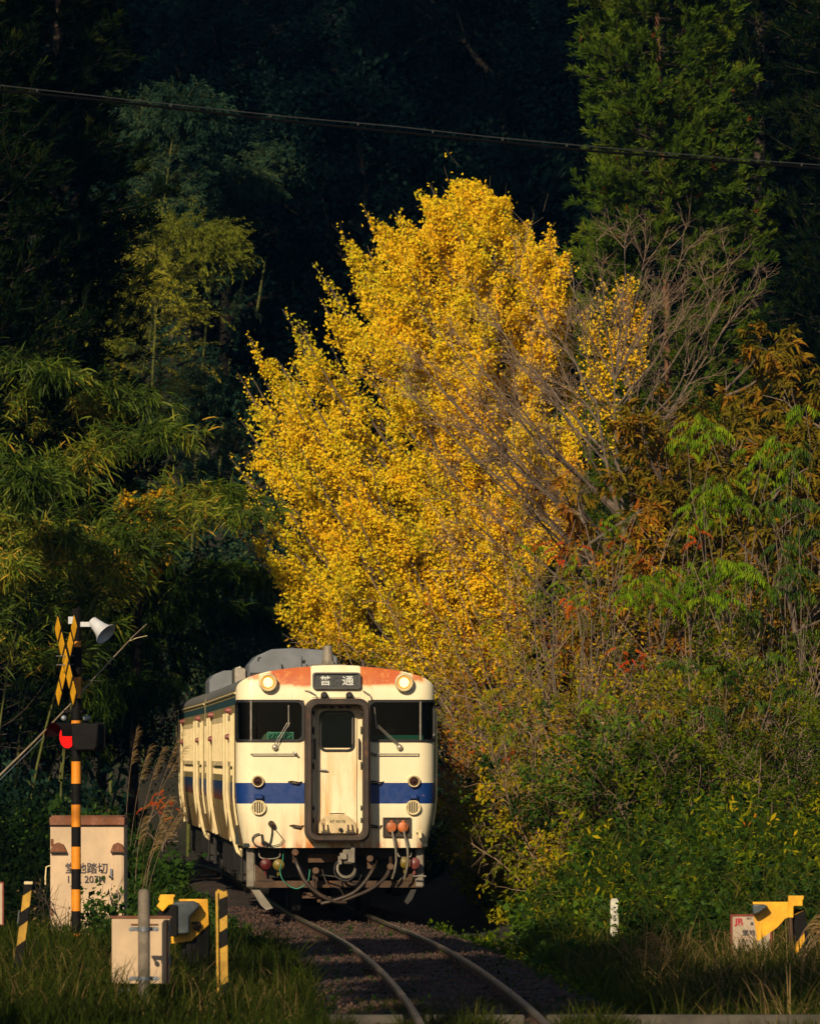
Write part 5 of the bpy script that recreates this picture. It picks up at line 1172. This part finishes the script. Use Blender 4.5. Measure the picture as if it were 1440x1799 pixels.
def sumac(name, label, base, clusters, leafm, ncl=11, leaf=.46, Yd=.5, stem=True, dens=8):
    """shrub with pinnate leaves; clusters: (px, py, Y)"""
    root = thing(name, label, 'shrub', tuple(base)); T = np.array([wpt(x, y, Y) for x, y, Y in clusters]) - base; n = len(T); f = np.linspace(0, 1, 9)[None, :, None]
    P0 = T * np.array([.15, .15, .0]) * rng.uniform(0, 1, (n, 1)); mid = T * np.array([.45, .4, .62]) + rng.normal(0, .5, (n, 3)) * np.array([1, .6, .3]); Lm = (1 - f) ** 2 * P0[:, None] + 2 * f * (1 - f) * mid[:, None] + f ** 2 * T[:, None] + rng.normal(0, .02, (n, 9, 3))
    part_np('stems', [tubes(Lm, .016, .006, 5)], M_bark, root, True)
    # rachises radiating from each cluster
    q = ncl; S0 = np.repeat(T, q, 0) + rng.normal(0, .07, (n * q, 3)); a = rng.uniform(0, 6.28, n * q); D = np.stack([np.cos(a), np.sin(a) * .8, rng.uniform(.05, .6, n * q)], 1)
    Rr_ = grow(S0, D, leaf * rng.uniform(.6, 1.1, n * q), 7, .05, -.26); tag(part_np('leaf_stalks', [tubes(Rr_, .004, .002, 3)], M_culm, root), kind='stuff')
    k = dens; tt = np.tile(np.linspace(.18, 1.0, k), (n * q, 1)); p, d = along(Rr_, tt); p = p.reshape(-1, 3); d = d.reshape(-1, 3); sd_ = unit(np.cross(d, np.array([0, 0, 1.0])))
    Ps, Ds = [], []
    for s_ in (-1, 1): Ps.append(p); Ds.append(unit(sd_ * s_ * .6 + d * .3 + np.array([0, 0, -.75]) + rng.normal(0, .10, p.shape)))
    P = np.concatenate(Ps); D2 = np.concatenate(Ds); m = len(P); S_ = unit(np.cross(D2, np.concatenate([d, d]) * .2 + np.array([0, -.3, 1.0]))); S_ = unit(np.cross(S_, D2))
    S_ = unit(np.concatenate([d, d]) + rng.normal(0, .15, P.shape))
    tc = np.clip(np.repeat(rng.uniform(.2, .8, n * q), k), 0, 1); c = np.clip(np.concatenate([tc, tc]) + rng.normal(0, .10, m), 0, 1)
    V, F = blades(P, D2, S_, leaf * .25 * rng.uniform(.8, 1.15, m), leaf * .062, .25); part_np('leaflets', [(V, F, np.repeat(c, 8))], leafm, root, kind='stuff'); return root
def jit(L, Y, s=1.2): return [(x, y, Y + rng.uniform(-s, s)) for x, y in L]
sumac('sumac', 'sumac with bright green drooping leaflets high on the right bank', wpt(1330, 1300, 110), jit([(1225, 735), (1255, 760), (1205, 775), (1235, 855), (1270, 850), (1335, 795), (1370, 775), (1330, 835), (1385, 830), (1415, 715), (1300, 880), (1245, 910), (1222, 890)], 110), L_sumac)
sumac('sumac', 'wide sumac with lime green sprays across the middle of the right bank', wpt(1230, 1400, 108), jit([(1125, 1020), (1160, 1005), (1195, 1030), (1225, 1010), (1150, 1045), (1260, 985), (1290, 1000), (1240, 1045), (1105, 1040), (1180, 1060), (1330, 1010), (1285, 1050)], 108), L_sumac)
sumac('sumac', 'darker green sumac near the right edge of the thicket', wpt(1400, 1400, 109), jit([(1355, 1040), (1390, 1005), (1420, 1040), (1400, 880), (1430, 935), (1370, 960), (1420, 1110), (1330, 1080), (1350, 890), (1400, 790)], 109), L_green)
sumac('sumac', 'yellow green sumac seedling left of the lime sprays', wpt(1010, 1380, 107), jit([(945, 1045), (1000, 985), (1050, 1060), (1060, 930), (1100, 960), (990, 1020), (1110, 905), (930, 960)], 107), L_sumac, 5, .34)
sumac('sumac', 'small sumac with scarlet leaflets beside the ginkgo foot', wpt(1000, 1360, 106.5), jit([(965, 955), (985, 978), (1008, 958), (1018, 1065), (1000, 1062)], 106.5, .5), L_red, 4, .26)
sumac('sumac', 'orange red sprig low in the middle of the thicket', wpt(1110, 1400, 106), jit([(1100, 1130), (1112, 1160), (1130, 1162), (1085, 1165)], 106, .5), L_red, 3, .25)
sumac('sumac', 'reddish sprig among brown twigs above the lime green sprays', wpt(1090, 1380, 108.5), jit([(1078, 940), (1062, 925), (1150, 985), (1215, 935), (1230, 945)], 108, .5), L_red, 3, .25)
sumac('sumac', 'tiny red leaf spray just right of the train', wpt(870, 1400, 104), jit([(865, 1233), (905, 1318), (885, 1325), (848, 1325)], 104, .5), L_red, 2, .22)
sumac('sumac', 'orange leaved sapling against the left flank of the train', wpt(285, 1490, 103), jit([(275, 1405), (295, 1398), (308, 1412), (285, 1420), (262, 1412)], 103, .3), L_red, 5, .17)

sumac('sumac', 'yellow green pinnate sprays low in the thicket just right of the railcar', wpt(930, 1450, 103), jit([(880, 1210), (915, 1250), (950, 1225), (900, 1290), (860, 1270), (960, 1290)], 103, .5), L_mixed, 6, .32)
sumac('sumac', 'lime pinnate sprays above the leafy bank in the middle', wpt(1090, 1450, 102), jit([(1030, 1240), (1075, 1220), (1110, 1265), (1060, 1290), (1010, 1300), (1150, 1250)], 102, .5), L_sumac, 5, .30)
sumac('sumac', 'dark green drooping sprays near the lower right of the thicket', wpt(1270, 1450, 102), jit([(1200, 1160), (1270, 1180), (1320, 1230), (1240, 1250), (1350, 1150), (1390, 1210)], 102, .6), L_green, 7, .42)

def shrub(label, px, Y, top_y, wpx, leafm, nst, nleaf, ls, lw, hue=(0, 1), twig=None, lean=-.15, name='tangled_shrub', blade=False, droop=.2, up=-.02, thick=1.0):
    loc = on_ground(px, Y); H = CH - (top_y - HZ) * Y / FPX - loc[2]; w_ = wpx * Y / FPX / 2; root = thing(name, label, 'shrub', loc)
    S0 = np.stack([rng.normal(0, w_ * .35, nst), rng.normal(0, w_ * .35, nst), np.zeros(nst)], 1); a = rng.uniform(0, 6.28, nst)
    D = np.stack([np.cos(a) * .42 + lean * (.3 if H > 3.2 else 1), np.sin(a) * .45, np.full(nst, 1.0)], 1); L1 = grow(S0, D, H * rng.uniform(.7, 1.15, nst), 10, .15, up)
    L2 = shoots(L1, 9, (.3 * w_ + .15, .9 * w_ + .3), .8, 7, .15, 1, .18, .0); L3 = shoots(L2, 4, (.12, .45), .7, 4, .1, 1, .15, .0)
    part_np('stems', [tubes(L1, .018 * thick, .006, 4), tubes(L2, .007, .003, 3), tubes(L3, .0035, .002, 3)], twig or M_twig, root)
    if nleaf:
        L3 = L3[rng.random(len(L3)) < .5]; L2 = L2[rng.random(len(L2)) < .6]; q = max(1, nleaf // (len(L3) + len(L2))); A1, B1 = strew(L3, q, .05, .1); A2, B2 = strew(L2, q, .05, .3); P = np.concatenate([A1, A2]); D = unit(np.concatenate([B1, B2]) + rng.normal(0, .6, P.shape) + np.array([0, 0, -droop])); n = len(P)
        c = hue[0] + (hue[1] - hue[0]) * np.clip(.5 + .28 * np.sin(P[:, 0] * 4 + P[:, 2] * 3.1) + rng.normal(0, .2, n), 0, 1)
        if blade: V, F = blades(P, D, side_of(D), ls * rng.uniform(.6, 1.2, n), lw, .35); per = 8
        else: V, F = kites(P, D, side_of(D), ls * rng.uniform(.6, 1.3, n), lw, .2); per = 4
        part_np('foliage', [(V, F, np.repeat(c, per))], leafm, root)
    return root
TS = [  # hue ranges sink towards the right: edge darkening painted into the leaves
 ('grey tangle of bare shoots under the ginkgo right of the train', 885, 112, 960, 190, 3000, (.4, .95), M_barkl),
 ('olive shrub with yellow leaves close by the train roof', 880, 112, 1150, 110, 3500, (.5, 1), M_barkl),
 ('pale twiggy shrub between ginkgo foot and lime sprays', 930, 110, 960, 240, 3200, (.5, 1), M_barkl),
 ('straw coloured tangle of shoots left of the red sprigs', 960, 106, 1120, 240, 3600, (.45, 1), M_barkl),
 ('brown shrub behind the scarlet leaflets', 1040, 112, 880, 240, 3800, (.5, 1), M_barkl),
 ('arching pale stems in the heart of the thicket', 1080, 107, 1080, 260, 3600, (.35, .95), M_barkl),
 ('grey shoots rising behind the lime green sumac', 1160, 113, 900, 260, 3800, (.3, .95), M_twig),
 ('dense tangle below the lime green sumac', 1190, 105, 1120, 260, 5000, (.1, .7), M_twig),
 ('dark crossing stems under the high sumac', 1290, 110, 930, 260, 4200, (.1, .6), M_twig),
 ('dull green shrub low on the right bank', 1300, 104, 1180, 260, 5500, (.0, .55), M_twig),
 ('shadowy shrub at the right margin of the thicket', 1410, 107, 1000, 240, 5200, (.0, .5), M_twig),
 ('dim low shrub in the lower right corner of the thicket', 1420, 101, 1250, 240, 6000, (.0, .4), M_twig),
 ('leafy green shrub at the foot of the red sprigs', 1060, 102, 1250, 260, 4800, (.2, .8), M_barkl),
 ('yellow green shrub directly right of the railcar body', 905, 106, 1260, 110, 3600, (.4, .95), M_barkl),
 ('green brown shrub above the leafy bank', 1180, 101, 1300, 260, 6500, (.0, .5), M_twig),
 ('olive shrub between railcar and leafy bank', 985, 102, 1330, 150, 4200, (.35, .9), M_barkl)]
for i, (lb, px, Y, ty, wp, nl, hue, tw) in enumerate(TS):
    lm_ = {2: L_brown, 12: L_green, 9: L_brown}.get(i, L_mixed); sz_ = [1.0, .75, 1.25, .9, 1.1][i % 5]
    shrub(lb, px, Y, ty, wp, lm_, 18 if px < 1150 else 12, int(nl * 1.35 / sz_), .080 * sz_, .034 * sz_, hue, tw, -.18, blade=(i % 3 == 0), thick=1.1)

# leafy undergrowth and weeds: too many stems to count
def undergrowth(name, xr, yr, n, h, leafm, per, ls, lw, keep=lambda x, y: np.ones(len(x), bool), hue=(0, 1), blade=False, hn=None):
    x = rng.uniform(*xr, n); y = rng.uniform(*yr, n); ok = keep(x, y); x, y = x[ok], y[ok]; m = len(x); z = ground_z(x, y) - .03
    hh = h * (.55 + .45 * np.sin(x * 1.7 + y * .6) * np.cos(y * .9 - x * .5)) * rng.uniform(.6, 1.2, m) if hn is None else hn(x, y) * rng.uniform(.7, 1.1, m)
    hh = np.maximum(hh, .12); L1 = grow(np.stack([x, y, z], 1), np.stack([rng.normal(0, .3, m), rng.normal(0, .3, m) - .1, np.ones(m)], 1), hh, 6, .14, -.02)
    A1, B1 = strew(L1, per, .05, .25); D = unit(rng.normal(0, .8, A1.shape) + np.array([0, -.35, .1])); k = len(A1); N_ = unit(rng.normal(0, .5, (k, 3)) + np.array([-.1, -.6, .9])); S_ = unit(np.cross(N_, D))
    szf = np.repeat(rng.uniform(.5, 1.5, m), per) * rng.uniform(.6, 1.2, k); c = hue[0] + (hue[1] - hue[0]) * np.clip(.30 + .22 * np.sin(A1[:, 0] * 1.7 + A1[:, 2] * 2) * np.cos(A1[:, 1] * 1.3) + np.repeat(rng.normal(0, .16, m), per) + rng.normal(0, .12, k), 0, 1)
    if blade: V, F = blades(A1, D, S_, ls * rng.uniform(.5, 1.2, k), lw, .35); pp_ = 8
    else: V, F = kites(A1, D, S_, ls * szf, lw * szf * rng.uniform(.7, 1.2, k), .2); pp_ = 4
    tv, tf = tubes(L1, .005, .002, 3); o = part_np(name, [(V, F, np.repeat(c, pp_)), (tv, tf, np.full(len(tv), .15))], leafm, None); tag(o, kind='stuff'); return o
dR = lambda x, y: x - trk(y)
undergrowth('undergrowth', (1.6, 8.5), (83, 101), 4200, 1.0, L_green, 26, .085, .062, lambda x, y: dR(x, y) > 1.45 + .4 * rng.random(len(x)), (0, .95), hn=lambda x, y: np.where((y < 88.4) & (np.abs(x / y - .03004) < .004), .8, 1) * (.25 + 1.15 * sstep(dR(x, y), 1.9, 4.5) * (.72 + .28 * np.sin(x * 2.1 + y))) * np.where(rng.random(len(x)) < .07, 1.5, 1))
undergrowth('weeds', (1.8, 8.0), (84, 99), 420, 1.0, L_mixed, 26, .10, .030, lambda x, y: dR(x, y) > 2.2, (.1, 1), hn=lambda x, y: np.where((y < 88.4) & (np.abs(x / y - .03004) < .004), .5, 1) * (.6 + 1.3 * sstep(dR(x, y), 1.9, 4.5)))
undergrowth('weeds', (1.8, 8.0), (82, 97), 700, 1.0, L_grass, 16, .30, .012, lambda x, y: dR(x, y) > 1.9, (.2, 1), blade=True, hn=lambda x, y: np.where((y < 88.4) & (np.abs(x / y - .03004) < .004), .4, 1) * (.4 + 1.2 * sstep(dR(x, y), 1.9, 4.5)))
undergrowth('undergrowth', (1.0, 10), (100, 122), 3000, 1.3, L_mixed, 24, .09, .04, lambda x, y: dR(x, y) > 2.6, (.2, .95))
undergrowth('undergrowth', (-8.5, -1.6), (84, 142), 9500, 1.0, L_green, 24, .085, .055, lambda x, y: (dR(x, y) < -1.6) & (x / y > -.049 + .006 * rng.random(len(x))), (0, .9), hn=lambda x, y: .30 + (.65 + .9 * sstep(y, 105, 125)) * sstep(-dR(x, y), 1.7, 3.8) * (.7 + .3 * np.sin(x * 3 + y * .8)))
undergrowth('weeds', (-3, 4), (72, 100), 1500, .25, L_mixed, 16, .06, .035, lambda x, y: (np.abs(dR(x, y)) > 1.35) & (np.abs(dR(x, y)) < 2.7), (0, .7))
undergrowth('undergrowth', (-11, -3.4), (112, 168), 5500, 1.3, L_green, 20, .12, .08, lambda x, y: (dR(x, y) < -2.0) & (x / y > -.06), (0, .7))
undergrowth('hill_undergrowth', (-19, 14), (128, 214), 19000, 2.0, L_fbd, 16, .24, .13, lambda x, y: np.abs(dR(x, y)) > 2.6)
undergrowth('undergrowth', (-10, -3.4), (96, 140), 1800, 1.0, L_mixed, 22, .14, .02, lambda x, y: (dR(x, y) < -3.3) & (x / y > -.047), (.1, .7), blade=True)
undergrowth('dark_undergrowth', (-11, -4), (89, 140), 3400, 1.6, L_cedd, 22, .11, .06, lambda x, y: x / y < -.046)

def grass(name, xr, yr, n, L, W, leafm, keep, hue=(0, 1), droop=.35):
    x = rng.uniform(*xr, n); y = rng.uniform(*yr, n); tuft = np.sin(x * 5.3 + 2 * np.sin(y * 1.9)) * np.cos(y * 3.1 + x); ok = keep(x, y) & (tuft > rng.uniform(-1.2, .4, n)); x, y, tuft = x[ok], y[ok], tuft[ok]; m = len(x)
    P = np.stack([x, y, ground_z(x, y) - .02], 1); D = unit(np.stack([rng.normal(0, .38, m), rng.normal(0, .38, m), np.ones(m)], 1)); S_ = side_of(D)
    ln = L * rng.uniform(.4, 1.25, m) * (.75 + .3 * tuft); c = hue[0] + (hue[1] - hue[0]) * np.clip(.4 + .2 * tuft + rng.normal(0, .22, m), 0, 1)
    V, F = blades(P, D, S_, ln, W * rng.uniform(.6, 1.3, m), droop * rng.uniform(.4, 1.7, m)); o = part_np(name, [(V, F, np.repeat(c, 8))], leafm, None); return tag(o, kind='stuff')
grass('grass', (-5.2, 1.0), (62.95, 92), 60000, .60, .013, L_grass, lambda x, y: (dR(x, y) < -1.25 - .5 * rng.random(len(x))), (0, .8))
grass('grass', (1.5, 6.2), (62.95, 90), 60000, .60, .013, L_grass, lambda x, y: (dR(x, y) > 1.6 + .7 * rng.random(len(x))) & ((y > 66) | (x > 3.6) | (rng.random(len(x)) < .5)), (.1, .9))
grass('grass', (-.6, 2.2), (62.95, 69), 16000, .16, .006, L_grass, lambda x, y: np.abs(dR(x, y)) < 1.9, (.2, .8))
grass('grass', (-1.5, 2.6), (66, 82), 2600, .16, .008, L_grass, lambda x, y: (np.abs(dR(x, y)) < 1.9) & (rng.random(len(x)) < .6), (0, .7))
undergrowth('weeds', (-1.2, 2.2), (64, 99), 260, .16, L_green, 10, .05, .03, lambda x, y: np.abs(dR(x, y)) < 2.0, (0, .7))
grass('grass', (-2.5, 1.5), (88, 99.5), 1800, .16, .007, L_grass, lambda x, y: (np.abs(dR(x, y)) < 1.7) & (rng.random(len(x)) < .5), (0, .6))
grass('dry_grass', (1.7, 5.6), (63, 84), 5000, .75, .008, L_dry, lambda x, y: dR(x, y) > 2.2, droop=.25)
grass('dry_grass', (-4.8, -.8), (63, 80), 2600, .60, .008, L_dry, lambda x, y: dR(x, y) < -1.6, (0, .8))
grass('grass', (-9, -.8), (59.7, 62.9), 20000, .40, .011, L_grass, lambda x, y: x < 9, (0, .6))
grass('grass', (-.8, 4.8), (60.3, 62.76), 14000, .17, .007, L_grass, lambda x, y: (np.abs(np.abs(dR(x, y)) - .55) > .05), (.1, .8))
grass('grass', (-.9, 4.9), (62.15, 62.72), 5200, .34, .008, L_grass, lambda x, y: (np.sin(x * 4.1) + np.sin(x * 9.7 + 1) > -.5) & (np.abs(np.abs(dR(x, y)) - .55) > .07), (.1, .8))
grass('grass', (2.2, 5.2), (62.0, 63.1), 1600, .34, .008, L_grass, lambda x, y: x < 9, (.2, .9))

# silver grass plumes
def plume(label, px, py, Y, h, dx, n=5):
    loc = wpt(px, py, Y); loc[2] = gz(loc[0], Y) - .05; root = thing('silver_grass', label, 'grass clump', tuple(loc)); H = CH - (py - HZ) * Y / FPX - loc[2]
    S0 = rng.normal(0, .06, (n, 3)) * np.array([1, 1, 0]); L1 = grow(S0, np.stack([rng.normal(dx * .25, .10, n), rng.normal(0, .1, n), np.ones(n)], 1), H * rng.uniform(.8, 1.1, n), 9, .03, -.015 * 1)
    L1[:, :, 0] += np.sign(dx) * .25 * np.linspace(0, 1, 9) ** 3; part_np('stalks', [tubes(L1, .005, .003, 4)], M_barkl, root)
    A, B = strew(L1, 60, .008, .78); D = unit(B + rng.normal(0, .22, A.shape) + np.array([np.sign(dx) * .5, 0, -.25])); V, F = blades(A, D, side_of(D), .16, .006, .5); part_np('plume', [(V, F, np.repeat(rng.uniform(0, 1, len(A)), 8))], L_dry, root)
    q = 90; P = rng.normal(0, .08, (q, 3)) * np.array([1, 1, 0]); D = unit(np.stack([rng.normal(0, .4, q), rng.normal(0, .4, q), np.ones(q)], 1)); V, F = blades(P, D, side_of(D), H * rng.uniform(.5, .95, q), .011, .5 * np.ones(q)); part_np('blades', [(V, F, np.repeat(rng.uniform(.2, .8, q), 8))], L_grass, root)
plume('silver grass plume bending right beside the black lamp housing', 225, 1270, 122, 2, .7)
plume('silver grass plume above the cabinet lid', 240, 1405, 97, 2, .8)
#plume('drooping silver grass between cabinet and railcar', 300, 1440, 99, 2, .9)
#plume('silver grass leaning toward the plough of the train', 360, 1530, 98, 1, 1)
plume('tall dry grass clump beneath the yellow counterweight at right', 1400, 1600, 75, 1, .4, 7)
plume('dry grass clump left of the red lettered notice', 1200, 1640, 76, 1, -.4, 2)

# weeds climbing the beige cabinet
shrub('thin vine with dry leaves climbing the left half of the beige cabinet', 108, 87.5, 1530, 16, L_dry, 2, 60, .05, .03, (0, .3), M_barkd, 0, name='vine', thick=.5)

# ---------------------------------------------------------------- left side: near bamboo, dark evergreens, yellow shrubs
nb_ = [(-120, 137.2, 110, 660, 0), (-60, 134.4, 320, 770, 0), (20, 138.6, 265, 705, 0), (60, 141.4, 180, 690, 0), (40, 133.0, 440, 905, 0), (90, 137.2, 400, 870, 0), (120, 140.0, 470, 1010, 1), (150, 142.8, 430, 1000, 1), (-90, 130.2, 70, 840, 0), (-20, 131.6, 150, 950, 0), (60, 144.2, 380, 1060, 1), (140, 145.6, 300, 1010, 1), (-150, 127.4, 20, 1000, 0), (60, 138.6, 270, 1200, 1), (-60, 141.4, 60, 760, 0), (100, 134.4, 250, 960, 0), (180, 147.0, 480, 1075, 1)]
nl_ = ['near bamboo arching over the top left yellow shrub', 'bamboo spray with straw coloured tips pointing at the ginkgo', 'feathery bamboo head above the straw tipped spray', 'upright bamboo head left of the leaning hillside plume', 'long bamboo spray brushing the left edge of the ginkgo', 'bright bamboo spray beside the orange yellow shrub', 'dark hanging bamboo tip closest to the ginkgo', 'drooping dark bamboo above the railcar roof', 'bamboo at the left picture edge below the shrub', 'bamboo with broad blades above the crossbuck', 'dark bamboo curtain over the grey horn', 'shadowed bamboo just above the train roof corner', 'black green bamboo on the left edge', 'low bamboo fronds right of the grey horn', 'dim bamboo in the top left corner of the thicket', 'mid height bamboo over the horn and crossbuck', 'lowest dark bamboo tip over the railcar']
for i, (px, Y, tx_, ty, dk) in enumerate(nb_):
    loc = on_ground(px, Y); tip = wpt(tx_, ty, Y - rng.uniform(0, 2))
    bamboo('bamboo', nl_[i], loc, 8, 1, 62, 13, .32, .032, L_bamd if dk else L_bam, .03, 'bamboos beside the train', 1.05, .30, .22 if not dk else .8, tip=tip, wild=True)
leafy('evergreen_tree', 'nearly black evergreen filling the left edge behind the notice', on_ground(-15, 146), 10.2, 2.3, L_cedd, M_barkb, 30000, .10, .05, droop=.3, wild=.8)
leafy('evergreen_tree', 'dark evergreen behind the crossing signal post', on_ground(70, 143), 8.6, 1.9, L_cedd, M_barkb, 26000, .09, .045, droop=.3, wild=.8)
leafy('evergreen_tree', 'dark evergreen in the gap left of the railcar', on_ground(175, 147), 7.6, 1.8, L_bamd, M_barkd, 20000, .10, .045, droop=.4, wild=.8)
leafy('yellow_shrub', 'orange yellow leaved shrub framed by bamboo left of the ginkgo', on_ground(232, 138), (7.35 - gz(*on_ground(232, 138)[:2])) / .86, .85, L_yshrub, M_barkb, 5500, .11, .06, cat='shrub', droop=.6, high=True)
leafy('yellow_shrub', 'yellow tinted shrub at the top of the near bamboo', on_ground(130, 155), 11.6, 1.6, L_yshrub, M_barkb, 6000, .12, .06, cat='shrub', hue=(0, .5), droop=.6, high=True)
leafy('forest_tree', 'dark blue green bush between near bamboo and ginkgo', on_ground(360, 158), 8.8, 2.6, L_fbd, M_barkd, 22000, .11, .07, droop=.3, wild=.8)

# tall trees left of the line that throw their shade on the track
for i, (x, y, H, Rc, lb) in enumerate([(-5.9, 45, 15.5, 1.9, 'tall tree left of the road before the crossing'), (-7.45, 56.5, 15, 2.2, 'tall tree left of the crossing nearest the track'), (-7.2, 67, 14.2, 1.8, 'tall tree left of the track beyond the crossing'), (-7.0, 50, 16, 1.7, 'slender tall tree beside the crossing road')]):
    leafy('roadside_tree', lb, (x, y, gz(x, y) - .1), H, Rc, L_cedd, M_barkd, 40000, .18, .12, wild=.9, high=True)

# ---------------------------------------------------------------- valley air
hz_ = MB().box((0, 165, 46), (400, 520, 104), m=0).build('haze', (lambda t: (t.t.links.new(t.n('VolumePrincipled', {'Color': c4(.07, .38, 1.0), 'Density': .000065, 'Anisotropy': 0.0}).outputs[0], t.out.inputs['Volume']), t.mat)[1])(NT('valley haze')), smooth=False)
tag(hz_, kind='stuff')
